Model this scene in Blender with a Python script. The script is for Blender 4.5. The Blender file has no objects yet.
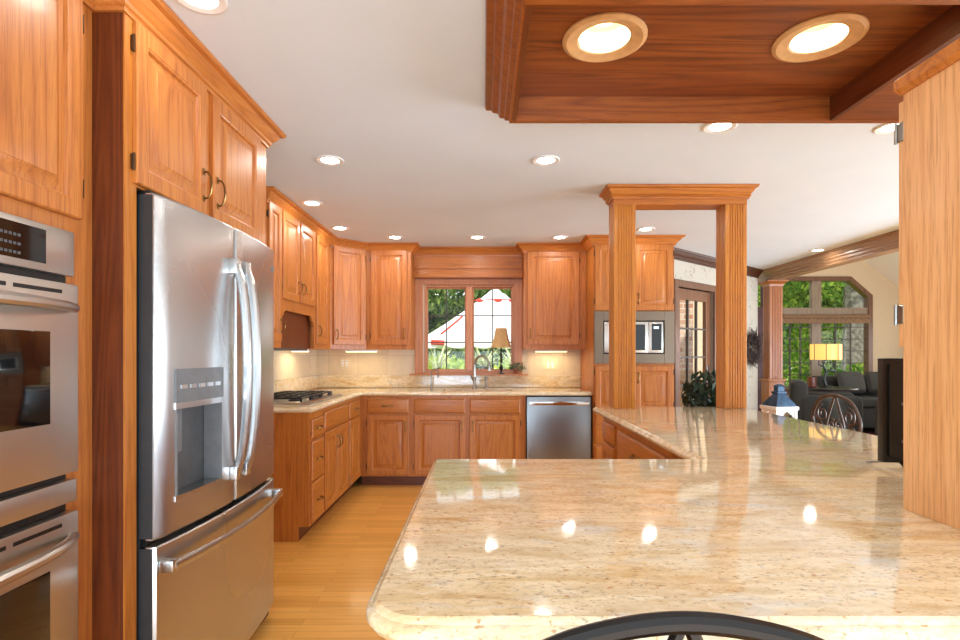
import bpy, bmesh, math, random
from mathutils import Vector, Matrix
from math import sin, cos, pi, radians as R

# ------------------------------------------------------------------ camera, world, sun, exposure
S = bpy.context.scene
COL = S.collection
CZ = 1.26
cam = bpy.data.cameras.new('camera'); camo = bpy.data.objects.new('camera', cam); COL.objects.link(camo)
cam.sensor_width = 36.0
cam.lens = 537.0 / 960.0 * 36.0
cam.shift_x = -4.0 / 960.0
cam.shift_y = 33.5 / 960.0
cam.clip_start = 0.02; cam.clip_end = 200
camo.location = (0, 0, CZ); camo.rotation_euler = (pi/2, 0, 0)
S.camera = camo

W = bpy.data.worlds.new('sky'); S.world = W; W.use_nodes = True
wb = W.node_tree.nodes['Background']
wb.inputs[0].default_value = (0.86, 0.94, 1.0, 1); wb.inputs[1].default_value = 1.15

sun = bpy.data.lights.new('sun', 'SUN'); suno = bpy.data.objects.new('sun', sun); COL.objects.link(suno)
sun.energy = 3.0; sun.angle = R(2); sun.color = (1, .95, .86)
suno.rotation_euler = (R(40), R(-14), 0)      # high behind the camera, over the roof, onto the garden

def area(name, loc, rot, sx, sy, watts, col):
    l = bpy.data.lights.new(name, 'AREA'); l.shape = 'RECTANGLE'; l.size = sx; l.size_y = sy; l.energy = watts; l.color = col
    o = bpy.data.objects.new(name, l); COL.objects.link(o); o.location = loc; o.rotation_euler = rot; return o
# added fill lights standing in for daylight, tilted up to brighten room and ceiling
area('fill_rear', (.6, -2.6, .75), (R(126), 0, 0), 4.6, 1.4, 175, (.66, .83, 1))
area('fill_side', (6.4, 2.3, .8), (R(113), 0, R(90)), 5.4, 1.4, 340, (.68, .84, 1))

area('fill_living', (7.66, 7.7, 1.55), (R(100), 0, R(90)), 2.0, 1.3, 34, (.95, .97, 1))  # added fill for the dim living room; the wall has no window

S.view_settings.view_transform = 'Standard'; S.view_settings.look = 'None'
S.view_settings.gamma = 1.0; S.view_settings.use_curve_mapping = False
S.view_settings.exposure = 0.42
S.cycles.use_denoising = True
S.cycles.max_bounces = 10; S.cycles.diffuse_bounces = 6; S.cycles.glossy_bounces = 5
S.cycles.sample_clamp_indirect = 6.0

CEIL = 2.35
LAMP_W = 2.0

# ------------------------------------------------------------------ materials
def srgb(h):
    if isinstance(h, str):
        h = tuple(int(h[i:i+2], 16) for i in (0, 2, 4))
    return tuple(((c/255)/12.92 if c/255 <= .04045 else ((c/255+.055)/1.055)**2.4) for c in h) + (1,)

class NT:
    def __init__(s, name):
        s.m = bpy.data.materials.new(name); s.m.use_nodes = True
        s.t = s.m.node_tree; s.n = s.t.nodes; s.p = s.n['Principled BSDF']
    def new(s, typ, **kw):
        n = s.n.new(typ)
        for k, v in kw.items(): setattr(n, k, v)
        return n
    def ln(s, a, b): s.t.links.new(a, b)
    def ramp(s, fac, stops, interp='LINEAR'):
        r = s.new('ShaderNodeValToRGB'); cr = r.color_ramp; cr.interpolation = interp
        while len(cr.elements) < len(stops): cr.elements.new(.5)
        for e, (p, c) in zip(cr.elements, stops): e.position = p; e.color = c
        s.ln(fac, r.inputs[0]); return r.outputs[0]
    def noise(s, vec, scale, detail=3, rough=.5, dist=0):
        n = s.new('ShaderNodeTexNoise'); n.inputs['Scale'].default_value = scale
        n.inputs['Detail'].default_value = detail; n.inputs['Roughness'].default_value = rough
        n.inputs['Distortion'].default_value = dist
        s.ln(vec, n.inputs['Vector']); return n.outputs['Fac']
    def mapping(s, vec, scale, loc=None):
        m = s.new('ShaderNodeMapping'); m.inputs['Scale'].default_value = scale
        s.ln(vec, m.inputs['Vector']); return m.outputs[0]
    def coord(s, rnd=True):
        tc = s.new('ShaderNodeTexCoord'); v = tc.outputs['Object']
        if rnd:
            oi = s.new('ShaderNodeObjectInfo'); mu = s.new('ShaderNodeMath', operation='MULTIPLY'); mu.inputs[1].default_value = 13.7
            s.ln(oi.outputs['Random'], mu.inputs[0])
            ad = s.new('ShaderNodeVectorMath', operation='ADD'); s.ln(v, ad.inputs[0]); s.ln(mu.outputs[0], ad.inputs[1]); v = ad.outputs[0]
        return v
    def mix(s, fac, a, b, mode='MIX'):
        m = s.new('ShaderNodeMix', data_type='RGBA', blend_type=mode)
        if isinstance(fac, float): m.inputs[0].default_value = fac
        else: s.ln(fac, m.inputs[0])
        for v, i in ((a, 6), (b, 7)):
            if isinstance(v, tuple): m.inputs[i].default_value = v
            else: s.ln(v, m.inputs[i])
        return m.outputs[2]
    def bump(s, h, strength=.1, dist=.002):
        b = s.new('ShaderNodeBump'); b.inputs['Strength'].default_value = strength; b.inputs['Distance'].default_value = dist
        s.ln(h, b.inputs['Height']); s.ln(b.outputs[0], s.p.inputs['Normal'])
    def set(s, **kw):
        for k, v in kw.items():
            i = s.p.inputs[k.replace('_', ' ')]
            if isinstance(v, (tuple, float, int)): i.default_value = v
            else: s.ln(v, i)
        return s.m

def plain(name, col, rough=.5, metal=0., noise_amt=.06, scale=30, **kw):
    n = NT(name); v = n.coord(False); f = n.noise(v, scale, 2)
    c = srgb(col) if isinstance(col, str) else col
    d = tuple(max(0, x*(1-noise_amt*2)) for x in c[:3]) + (1,); l = tuple(min(1, x*(1+noise_amt)) for x in c[:3]) + (1,)
    n.set(Base_Color=n.ramp(f, [(.3, d), (.7, l)]), Roughness=rough, Metallic=metal, **kw)
    return n.m

def oak(name, axis, dark, mid, light, rough=.42, coat=.12):
    n = NT(name); v = n.coord()
    i = 'xyz'.index(axis)
    def sc(a, c): t = [c, c, c]; t[i] = a; return tuple(t)
    warp = n.noise(n.mapping(v, sc(.55, 9)), 1.0, 1.5, .4, .25)            # cathedral figure
    w2 = n.new('ShaderNodeMath', operation='MULTIPLY'); n.ln(warp, w2.inputs[0]); w2.inputs[1].default_value = 22.0
    fr = n.new('ShaderNodeMath', operation='PINGPONG'); n.ln(w2.outputs[0], fr.inputs[0]); fr.inputs[1].default_value = 1.0
    base = n.ramp(fr.outputs[0], [(.0, srgb(dark)), (.30, srgb(mid)), (1., srgb(light))])
    tone = n.noise(n.mapping(v, sc(.5, 3.5)), 1.0, 2)
    base = n.mix(n.ramp(tone, [(.3, (.45, .45, .45, 1)), (.7, (.8, .8, .8, 1))]), base, srgb(mid))
    pores = n.noise(n.mapping(v, sc(9, 260)), 1.0, 3, .6)
    pr = n.ramp(pores, [(.36, (.72, .64, .58, 1)), (.50, (1, 1, 1, 1))])
    n.set(Base_Color=n.mix(.8, base, pr, 'MULTIPLY'), Roughness=rough, Coat_Weight=coat, Coat_Roughness=.15)
    n.bump(pores, .08, .001)
    return n.m

OAK = dict(dark='8c4818', mid='b86d2e', light='cb843d')
M = {}
for a in 'xyz': M['oak_'+a] = oak('oak_'+a, a, **OAK)
for a in 'xyz': M['low_'+a] = oak('oak_lower_'+a, a, dark='8a4712', mid='b36a22', light='c57e30')
for a in 'xyz': M['red_'+a] = oak('oak_red_'+a, a, dark='3f1805', mid='60290a', light='7c3d12')  # dark red oak; on the refrigerator's near panel it carries painted shade
for a in 'z': M['post_'+a] = oak('oak_post_'+a, a, dark='864804', mid='b86e10', light='cc8720')
M['post_x'] = oak('oak_post_x', 'x', dark='8f4a16', mid='b4681f', light='c67b2c')
M['panel_z'] = oak('oak_panel_z', 'z', dark='c98a50', mid='e2a970', light='ebb985')  # lighter oak: strong light on the hutch put into the colour
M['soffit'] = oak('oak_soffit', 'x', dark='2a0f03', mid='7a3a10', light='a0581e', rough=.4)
M['rail'] = oak('oak_rail', 'x', dark='5e280a', mid='8c4714', light='a05a1e')
M['trim_pink'] = oak('window_oak', 'z', dark='a8663c', mid='c48255', light='d0946a')
M['col_z'] = oak('column_oak', 'z', dark='7a4218', mid='9c5a20', light='b06c2c')
M['walnut'] = oak('dark_trim', 'x', dark='2c1509', mid='4a2814', light='5c3520')
M['header'] = oak('header_moulding', 'y', '6d4a30', '9a7350', 'b08a66')
M['door_oak'] = oak('door_oak', 'z', '55331d', '74492c', '855a3a')
M['brown_trim'] = oak('brown_trim', 'z', dark='4a2f1e', mid='6d4a33', light='805b42')

def granite():
    n = NT('granite'); v = n.coord(False)
    vs = n.mapping(v, (1.0, 3.6, 3.6))
    big = n.noise(vs, 2.6, 7, .62, .9)
    c = n.ramp(big, [(.28, srgb('c09d68')), (.40, srgb('dfc69a')), (.50, srgb('ecdcba')), (.60, srgb('dbc8a6')), (.68, srgb('d8bd90')), (.80, srgb('c6a268'))])
    mid = n.noise(n.mapping(v, (4, 17, 17)), 1.6, 6, .7, .5)
    c = n.mix(n.ramp(mid, [(.46, (0, 0, 0, 1)), (.66, (.45, .45, .45, 1))]), c, srgb('c09a62'))
    pale = n.noise(n.mapping(v, (3, 8, 8)), 2.2, 5, .6)
    c = n.mix(n.ramp(pale, [(.55, (0, 0, 0, 1)), (.70, (.75, .75, .75, 1))]), c, srgb('d6d3cc'))
    fl = n.noise(n.mapping(v, (75, 130, 130)), 1.0, 6, .75, .3)
    band = n.noise(vs, 4.2, 4, .6, .4)
    mul = n.new('ShaderNodeMath', operation='MULTIPLY'); n.ln(n.ramp(fl, [(.53, (0, 0, 0, 1)), (.63, (.85, .85, .85, 1))]), mul.inputs[0])
    n.ln(n.ramp(band, [(.38, (.15, .15, .15, 1)), (.6, (.9, .9, .9, 1))]), mul.inputs[1])
    c = n.mix(mul.outputs[0], c, srgb('6b5a48'))
    ru = n.noise(n.mapping(v, (70, 90, 90)), 1.0, 2, .5)
    c = n.mix(n.ramp(ru, [(.64, (0, 0, 0, 1)), (.70, (.7, .7, .7, 1))]), c, srgb('b0742e'))
    sp = n.noise(n.mapping(v, (30, 45, 45)), 1.0, 5, .7, .6)
    c = n.mix(n.ramp(sp, [(.50, (0, 0, 0, 1)), (.64, (.28, .28, .28, 1))]), c, srgb('b39a72'))
    c = n.mix(n.ramp(sp, [(.30, (.55, .55, .55, 1)), (.42, (0, 0, 0, 1))]), c, srgb('f0e6d0'))
    n.set(Base_Color=c, Roughness=.07, Coat_Weight=.3, Coat_Roughness=.03)
    return n.m
M['granite'] = granite()

def steel(name, col, rough, axis='x', amt=.1):
    n = NT(name); v = n.coord()
    big = n.noise(n.mapping(v, (1.2, 1.2, .7)), 1.0, 1)
    r = n.new('ShaderNodeMapRange'); n.ln(big, r.inputs[0]); r.inputs[3].default_value = rough-.04; r.inputs[4].default_value = rough+.05
    c = srgb(col)
    n.set(Base_Color=n.ramp(big, [(.3, tuple(x*.93 for x in c[:3])+(1,)), (.7, c)]), Metallic=1.0, Roughness=r.outputs[0], Anisotropic=.35)
    n.bump(n.noise(n.mapping(v, (2.2, 2.2, .8)), 1.0, 1), .10, .015)
    return n.m
M['steel'] = steel('stainless', 'c6c6c5', .27)
M['steel_oven'] = steel('stainless_oven', 'cdc8c0', .30)
M['steel_dark'] = steel('stainless_dark', '8c8f92', .30)
M['taupe'] = steel('trim_kit_steel', '7f7060', .45)
M['chrome'] = plain('chrome', 'd8d8d8', .12, 1.0)
M['nickel'] = plain('nickel', '9a968e', .28, 1.0)
M['brass'] = plain('antique_brass', '8a6a40', .35, 1.0)
M['hinge'] = plain('hinge_bronze', '5a432c', .4, .8)
M['black'] = plain('black_plastic', '121212', .35)
M['blackgloss'] = plain('black_glass', '0a0a0b', .06, Coat_Weight=.5)
M['case'] = plain('fridge_side_grey', '2c2d2e', .45)
M['grey'] = plain('grey_plastic', '6e6f70', .4)
M['darkgrey'] = plain('dark_recess', '4c4d4e', .35)
M['iron'] = plain('wrought_iron', '0d0a09', .32, .2)
M['iron_pale'] = plain('pale_iron', '5a4a40', .45, .5)  # paler than the near stool's iron
M['cast'] = plain('cast_iron', '16151a', .55)
M['white'] = plain('white_paint', 'e9e7e2', .5, noise_amt=.01)
M['plate'] = plain('outlet_plate', 'd9c8a8', .4, noise_amt=.02)
M['ceil'] = plain('ceiling_paint', 'd3dbe1', .9, noise_amt=.01, scale=3)
M['wall'] = plain('cream_wall', 'ddd3c0', .85, noise_amt=.02)
M['beige'] = plain('beige_wall', 'cdb898', .85, noise_amt=.02)
M['vault'] = plain('vault_paint', 'efe6d6', .85, noise_amt=.01)
M['ringwood'] = plain('tan_trim_ring', 'c99a66', .4)
M['canlining'] = plain('can_lining', 'e6d3a8', .35, noise_amt=.01)
M['sofa'] = plain('charcoal_fabric', '30302d', .9, noise_amt=.15, scale=150)
M['sofa_light'] = plain('grey_cushion', '43423d', .9, noise_amt=.2, scale=90)
M['rug'] = plain('dark_red_rug', '5c1a16', .95, noise_amt=.2, scale=60)
M['maroon'] = plain('maroon_wood', '4a1712', .35)
M['tabletop'] = plain('dark_table', '2b211b', .3)
M['jar'] = plain('amber_glass_jar', '6a2f1c', .2)
M['blue'] = plain('blue_metal_roof', '35536f', .5, .2, noise_amt=.25, scale=14)
M['bark'] = plain('bark', '7a7468', .9, noise_amt=.3, scale=12)
M['darkbark'] = plain('dark_bark', '4a3b2c', .9, noise_amt=.3, scale=12)
M['lawn'] = plain('lawn', '8fae3c', .95, noise_amt=.25, scale=2)
M['pot'] = plain('terracotta', '8a5638', .8)
M['wreath'] = plain('dried_twigs', '3b2a24', .9, noise_amt=.3, scale=80)
M['canvas'] = plain('white_canvas', 'f3f1ee', .8, noise_amt=.01)
M['red'] = plain('red_cloth', 'd2402a', .7)
M['muntin'] = plain('muntin', '4d4038', .5)
M['blind'] = plain('woven_blind', '8a6a4c', .8, noise_amt=.25, scale=60)

def leaves(name, a, b, c, trans=.35):
    n = NT(name); v = n.coord(); f = n.noise(v, 3.5, 4, .7)
    g = n.new('ShaderNodeNewGeometry')
    ad = n.new('ShaderNodeMath', operation='MULTIPLY_ADD'); n.ln(g.outputs['Random Per Island'], ad.inputs[0]); ad.inputs[1].default_value = .5; n.ln(f, ad.inputs[2])
    col = n.ramp(ad.outputs[0], [(.4, srgb(a)), (.72, srgb(b)), (1., srgb(c))])
    n.set(Base_Color=col, Roughness=.6)
    tr = n.new('ShaderNodeBsdfTranslucent'); n.ln(col, tr.inputs[0])
    mx = n.new('ShaderNodeMixShader'); mx.inputs[0].default_value = trans
    n.ln(n.p.outputs[0], mx.inputs[1]); n.ln(tr.outputs[0], mx.inputs[2])
    n.ln(mx.outputs[0], n.n['Material Output'].inputs[0])
    return n.m
M['leaf_dark'] = leaves('leaf_dark', '283f16', '58772e', '9cb058')
M['leaf_mid'] = leaves('leaf_mid', '35611a', '74a032', 'c6d256', .5)
M['leaf_bright'] = leaves('leaf_bright', '7fa51e', 'b7d23a', 'e0ec62', .4)
M['leaf_house'] = leaves('leaf_house', '0e1c14', '1f3a28', '3b4a35', .1)
M['leaf_ivy'] = leaves('leaf_ivy', '2a4a30', '4c6b4a', '86976f', .1)
M['blade'] = leaves('blade_leaf', '7f9440', 'b9c77c', 'e9ecc2', .25)

def emit(name, col, strength):
    n = NT(name); v = n.coord(False); f = n.noise(v, 5, 1)
    n.set(Base_Color=(.9, .9, .9, 1), Emission_Color=srgb(col), Emission_Strength=strength, Roughness=.4)
    return n.m
M['lens'] = emit('lamp_lens', 'fff3e2', 14.0)
M['lens_big'] = emit('lamp_lens_big', 'ffe9c4', 3.0)
M['uc'] = emit('under_cabinet_lens', 'ffe2a8', 5.0)
M['clock'] = emit('display_digits', '9fd0ff', 1.2)
M['shade_lit'] = emit('amber_lit_shade', 'ffc25a', .62)
M['shade_lit'].node_tree.nodes['Principled BSDF'].inputs['Base Color'].default_value = srgb('d9ac66')
M['shade'] = plain('beige_shade', 'cda873', .8, noise_amt=.05)

def glass():
    n = NT('window_glass')
    n.set(Base_Color=(1, 1, 1, 1), Roughness=.02)
    tr = n.new('ShaderNodeBsdfTransparent'); gl = n.new('ShaderNodeBsdfGlossy'); gl.inputs['Roughness'].default_value = .02
    mx = n.new('ShaderNodeMixShader'); mx.inputs[0].default_value = .012
    n.ln(tr.outputs[0], mx.inputs[1]); n.ln(gl.outputs[0], mx.inputs[2])
    n.ln(mx.outputs[0], n.n['Material Output'].inputs[0]); return n.m
M['glass'] = glass()

def floor_mat():
    n = NT('oak_strip_floor'); v = n.coord(False)
    b = n.new('ShaderNodeTexBrick', offset=.37, squash=1.0)
    n.ln(v, b.inputs['Vector'])
    for k, x in (('Scale', 1.0), ('Mortar Size', .0007), ('Mortar Smooth', .2), ('Bias', 0.0), ('Brick Width', .85), ('Row Height', .058)): b.inputs[k].default_value = x
    b.inputs['Color1'].default_value = srgb('eeb35c'); b.inputs['Color2'].default_value = srgb('dda04a'); b.inputs['Mortar'].default_value = srgb('8a5520')
    g = n.noise(n.mapping(v, (2.5, 90, 1)), 1.0, 4, .6)
    c = n.mix(.65, b.outputs[0], n.ramp(g, [(.3, (.72, .68, .6, 1)), (.55, (1, 1, 1, 1))]), 'MULTIPLY')
    n.set(Base_Color=c, Roughness=.3, Coat_Weight=.3, Coat_Roughness=.12); return n.m
M['floor'] = floor_mat()

def tile_mat():
    n = NT('tumbled_tile'); v = n.coord(False)
    sw = n.new('ShaderNodeSeparateXYZ'); n.ln(v, sw.inputs[0]); cb = n.new('ShaderNodeCombineXYZ')
    ad = n.new('ShaderNodeMath', operation='ADD'); n.ln(sw.outputs[0], ad.inputs[0]); n.ln(sw.outputs[1], ad.inputs[1])
    n.ln(ad.outputs[0], cb.inputs[0]); n.ln(sw.outputs[2], cb.inputs[1])
    b = n.new('ShaderNodeTexBrick', offset=0.0); n.ln(cb.outputs[0], b.inputs['Vector'])
    for k, x in (('Scale', 1.0), ('Mortar Size', .0022), ('Brick Width', .31), ('Row Height', .31)): b.inputs[k].default_value = x
    b.inputs['Color1'].default_value = srgb('dccdb2'); b.inputs['Color2'].default_value = srgb('d3c1a3'); b.inputs['Mortar'].default_value = srgb('bfae92')
    f = n.noise(v, 9, 4, .6)
    n.set(Base_Color=n.mix(.5, b.outputs[0], n.ramp(f, [(.3, (.85, .83, .8, 1)), (.6, (1, 1, 1, 1))]), 'MULTIPLY'), Roughness=.35); return n.m
M['tile'] = tile_mat()

def brick_mat():
    n = NT('brick'); v = n.coord(False); sw = n.new('ShaderNodeSeparateXYZ'); n.ln(v, sw.inputs[0]); cb = n.new('ShaderNodeCombineXYZ')
    ad = n.new('ShaderNodeMath', operation='ADD'); n.ln(sw.outputs[0], ad.inputs[0]); n.ln(sw.outputs[1], ad.inputs[1])
    n.ln(ad.outputs[0], cb.inputs[0]); n.ln(sw.outputs[2], cb.inputs[1])
    b = n.new('ShaderNodeTexBrick'); n.ln(cb.outputs[0], b.inputs['Vector'])
    for k, x in (('Scale', 1.0), ('Mortar Size', .008), ('Brick Width', .21), ('Row Height', .075)): b.inputs[k].default_value = x
    b.inputs['Color1'].default_value = srgb('b98468'); b.inputs['Color2'].default_value = srgb('d9bfa8'); b.inputs['Mortar'].default_value = srgb('d6cec0')
    n.set(Base_Color=b.outputs[0], Roughness=.9); return n.m
M['brick'] = brick_mat()

def paper_mat():
    n = NT('floral_wallpaper'); v = n.coord(False)
    a = n.noise(v, 26, 5, .65, 1.2); b = n.noise(v, 4.5, 2)
    mul = n.new('ShaderNodeMath', operation='MULTIPLY')
    n.ln(n.ramp(a, [(.54, (0, 0, 0, 1)), (.60, (1, 1, 1, 1))]), mul.inputs[0]); n.ln(n.ramp(b, [(.5, (0, 0, 0, 1)), (.58, (.75, .75, .75, 1))]), mul.inputs[1])
    n.set(Base_Color=n.mix(mul.outputs[0], srgb('b9b0a0'), srgb('756a5a')), Roughness=.8); return n.m
M['paper'] = paper_mat()

# ------------------------------------------------------------------ mesh helpers
class MB:
    def __init__(s): s.bm = bmesh.new()
    def box(s, x0, x1, y0, y1, z0, z1, bev=0., seg=2):
        t = bmesh.new(); bmesh.ops.create_cube(t, size=1)
        for v in t.verts:
            v.co = Vector(((x0+x1)/2+v.co.x*(x1-x0), (y0+y1)/2+v.co.y*(y1-y0), (z0+z1)/2+v.co.z*(z1-z0)))
        if bev: bmesh.ops.bevel(t, geom=t.edges[:], offset=bev, segments=seg, affect='EDGES', profile=.6)
        return s.merge(t)
    def merge(s, t, mat=None):
        if mat is not None: bmesh.ops.transform(t, matrix=mat, verts=t.verts)
        me = bpy.data.meshes.new('t'); t.to_mesh(me); t.free(); s.bm.from_mesh(me); bpy.data.meshes.remove(me); return s
    def rings(s, loops, cap0=True, cap1=True, closed=True):
        L = [[s.bm.verts.new(p) for p in lp] for lp in loops]
        for a, b in zip(L, L[1:]):
            n = len(a)
            for i in range(n if closed else n-1):
                j = (i+1) % n
                try: s.bm.faces.new((a[i], a[j], b[j], b[i]))
                except ValueError: pass
        if cap0: s.bm.faces.new(L[0][::-1])
        if cap1: s.bm.faces.new(L[-1])
        return s
    def prism(s, poly, z0, z1, ch=0.):
        if ch:
            return s.rings([[(x, y, z0) for x, y in poly], [(x, y, z1) for x, y in poly]])
        return s.rings([[(x, y, z0) for x, y in poly], [(x, y, z1) for x, y in poly]])
    def tube(s, pts, r, n=8, closed=False, flat=None):
        pts = [Vector(p) for p in pts]; N = len(pts)
        rad = r if isinstance(r, (list, tuple)) else [r]*N
        loops = []; up = None
        for i, p in enumerate(pts):
            a = pts[i-1] if (i or closed) else p; b = pts[(i+1) % N] if (i < N-1 or closed) else p
            t = (b-a).normalized() if (b-a).length else Vector((0, 0, 1))
            if up is None:
                up = Vector((0, 0, 1)) if abs(t.z) < .9 else Vector((1, 0, 0))
                if flat is not None: up = Vector(flat)
            u = (up - t*up.dot(t))
            u = u.normalized() if u.length > 1e-5 else t.orthogonal().normalized()
            if flat is None: up = u
            w = t.cross(u); k = .55 if flat is not None else 1
            loops.append([p + (u*cos(2*pi*j/n)*k + w*sin(2*pi*j/n))*rad[i] for j in range(n)])
        if closed: loops.append(loops[0]); return s._closed(loops)
        return s.rings(loops)
    def _closed(s, loops):
        L = [[s.bm.verts.new(p) for p in lp] for lp in loops[:-1]]; N = len(L); n = len(L[0])
        for i in range(N):
            a, b = L[i], L[(i+1) % N]
            for j in range(n): s.bm.faces.new((a[j], a[(j+1) % n], b[(j+1) % n], b[j]))
        return s
    def lathe(s, prof, c=(0, 0, 0), n=24, cap=True):
        return s.rings([[(c[0]+r*cos(2*pi*k/n), c[1]+r*sin(2*pi*k/n), c[2]+z) for k in range(n)] for r, z in prof], cap, cap)
    def sweep(s, path, prof, side=1, closed=False):
        """prof: closed list of (out, z); out is measured to the right of travel (side=1)"""
        P = [Vector((p[0], p[1])) for p in path]; N = len(P); loops = []
        def nrm(a, b):
            d = (b-a).normalized(); return Vector((d.y, -d.x))*side
        for i in range(N):
            na = nrm(P[i-1], P[i]) if (i > 0 or closed) else None
            nb = nrm(P[i], P[(i+1) % N]) if (i < N-1 or closed) else None
            if na is None: m = nb
            elif nb is None: m = na
            else:
                m = na+nb; m = m/(m.dot(na)) if abs(m.dot(na)) > 1e-4 else na
            loops.append([(P[i].x+m.x*o, P[i].y+m.y*o, z) for o, z in prof])
        if closed: return s._closed(loops+[loops[0]])
        return s.rings(loops)
    def leafcloud(s, c, rad, n, size, rng, shell=.35, long=1.5):
        for _ in range(n):
            while True:
                q = Vector((rng.uniform(-1, 1), rng.uniform(-1, 1), rng.uniform(-1, 1)))
                if shell < q.length < 1: break
            p = Vector((c[0]+q.x*rad[0], c[1]+q.y*rad[1], c[2]+q.z*rad[2]))
            a = Vector((rng.gauss(0, 1), rng.gauss(0, 1), rng.gauss(0, .6))).normalized(); b = a.orthogonal().normalized()
            b = (Matrix.Rotation(rng.uniform(0, 6.28), 3, a) @ b); k = size*rng.uniform(.6, 1.3)
            w = a.cross(b)
            vs = [s.bm.verts.new(p + b*k*long), s.bm.verts.new(p + w*k*.55 + a*k*.15), s.bm.verts.new(p - b*k*long*.8), s.bm.verts.new(p - w*k*.55 + a*k*.15)]
            s.bm.faces.new(vs)
        return s
    def build(s, name, mat, parent=None, smooth=True, recalc=True):
        if recalc: bmesh.ops.recalc_face_normals(s.bm, faces=s.bm.faces)
        me = bpy.data.meshes.new(name)
        if smooth:
            for f in s.bm.faces: f.smooth = True
            for e in s.bm.edges:
                if len(e.link_faces) == 2 and e.calc_face_angle(0) > R(32): e.smooth = False
        s.bm.to_mesh(me); s.bm.free()
        me.materials.append(mat)
        o = bpy.data.objects.new(name, me); COL.objects.link(o)
        if parent is not None: o.parent = parent
        return o

def tag(o, label, cat, group=None):
    o['label'] = label; o['category'] = cat
    if group: o['group'] = group
    return o
def struct(o): o['kind'] = 'structure'; return o
def thing(name, label, cat, loc=(0, 0, 0), rz=0., group=None):
    o = bpy.data.objects.new(name, None); COL.objects.link(o); o.empty_display_size = .1
    o.location = loc; o.rotation_euler = (0, 0, rz); return tag(o, label, cat, group)
def bx(name, mat, parent, x0, x1, y0, y1, z0, z1, bev=0.):
    return MB().box(x0, x1, y0, y1, z0, z1, bev).build(name, mat, parent)
def copy_tree(o, loc, rz, label, group=None):
    c = o.copy(); COL.objects.link(c); c.location = loc; c.rotation_euler = (0, 0, rz); c['label'] = label
    if group: c['group'] = group
    def rec(a, b):
        for ch in list(a.children):
            d = ch.copy(); COL.objects.link(d); d.parent = b; rec(ch, d)
    rec(o, c); return c

def arc(c, r, a0, a1, n): return [(c[0]+r*cos(a0+(a1-a0)*k/n), c[1]+r*sin(a0+(a1-a0)*k/n)) for k in range(n+1)]
def inset(poly, d):
    """inward offset of a counter-clockwise polygon"""
    out = []; N = len(poly)
    for i in range(N):
        a, b, c = Vector(poly[i-1]), Vector(poly[i]), Vector(poly[(i+1) % N])
        d1 = (b-a).normalized(); d2 = (c-b).normalized()
        n1 = Vector((-d1.y, d1.x)); n2 = Vector((-d2.y, d2.x)); m = n1+n2
        k = m.dot(n1); m = m/k if abs(k) > 1e-3 else n1
        out.append((b.x+m.x*d, b.y+m.y*d))
    return out

# raised panel door / drawer front in local space: u = x, v = z, front towards -y
def panel_front(mb, u0, u1, z0, z1, stile=.058, t=.02):
    def rect(i, y): return [(u0+i, y, z0+i), (u1-i, y, z0+i), (u1-i, y, z1-i), (u0+i, y, z1-i)]
    w = min(u1-u0, z1-z0)
    st = min(stile, w*.27)
    seq = [(0, 0), (0, -t+.004), (.004, -t), (st-.012, -t), (st-.008, -t+.003), (st-.004, -t+.004), (st, -t+.013), (st+.005, -t+.0135), (st+min(.036, w*.12), -t+.003), (st+min(.038, w*.12+.002), -t+.001)]
    mb.rings([rect(i, y) for i, y in seq]); return mb
def drawer_front(mb, u0, u1, z0, z1, t=.02):
    def rect(i, y): return [(u0+i, y, z0+i), (u1-i, y, z0+i), (u1-i, y, z1-i), (u0+i, y, z1-i)]
    mb.rings([rect(i, y) for i, y in [(0, 0), (0, -t+.008), (.006, -t+.005), (.010, -t+.001), (.016, -t)]]); return mb
def pull(parent, u, z, vert=True, y=-.02, L=.085, mat='brass'):
    m = MB(); d = (0, 0, 1) if vert else (1, 0, 0)
    P = lambda k, out: (u+d[0]*k*L/2, y-out, z+d[2]*k*L/2)
    m.tube([P(-1, 0), P(-.95, .016), P(-.6, .026), P(0, .030), P(.6, .026), P(.95, .016), P(1, 0)], [.0045, .004, .004, .0055, .004, .004, .0045], 6)
    for k in (-1, 1):
        c = P(k, 0)
        m.box(c[0]-.008, c[0]+.008, y-.003, y, c[2]-.012, c[2]+.012, .002, 1)
    return m.build('handle', M[mat], parent)
def hinge(parent, u, z, y=-.012):
    m = MB(); m.box(u-.004, u+.004, y-.001, .0, z-.022, z+.022)
    m.tube([(u, y, z-.026), (u, y, z+.026)], .0035, 6)
    return m.build('hinge', M['hinge'], parent)

def cabinet(name, label, loc, rz, w, z0, z1, d, fronts, toe=0., wood='oak', cat='cabinet', group=None, body=True):
    t = thing(name, label, cat, loc, rz, group)
    if body:
        m = MB(); m.box(0, w, 0, d, z0, z1); m.build('body', M[wood+'_z'], t)
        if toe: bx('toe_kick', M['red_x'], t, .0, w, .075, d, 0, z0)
    for f in fronts:
        kind, u0, u1, a, b = f[:5]; opt = f[5] if len(f) > 5 else ''
        m = MB()
        if kind == 'door':
            o = panel_front(m, u0, u1, a, b).build('door', M[wood+'_z'], t)
            hz = min(.09, (b-a)*.14)
            if 'l' in opt:
                for z in (a+hz, b-hz): hinge(o, u0-.006, z)
            if 'r' in opt:
                for z in (a+hz, b-hz): hinge(o, u1+.006, z)
            pu = u1-.03 if 'l' in opt else u0+.03
            if 'B' in opt: pull(o, pu, a+.11)
            if 'T' in opt: pull(o, pu, b-.11)
        else:
            o = drawer_front(m, u0, u1, a, b).build('drawer', M[wood+'_x'], t)
            if 'h' in opt: pull(o, (u0+u1)/2, (a+b)/2, False)
    return t

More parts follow.
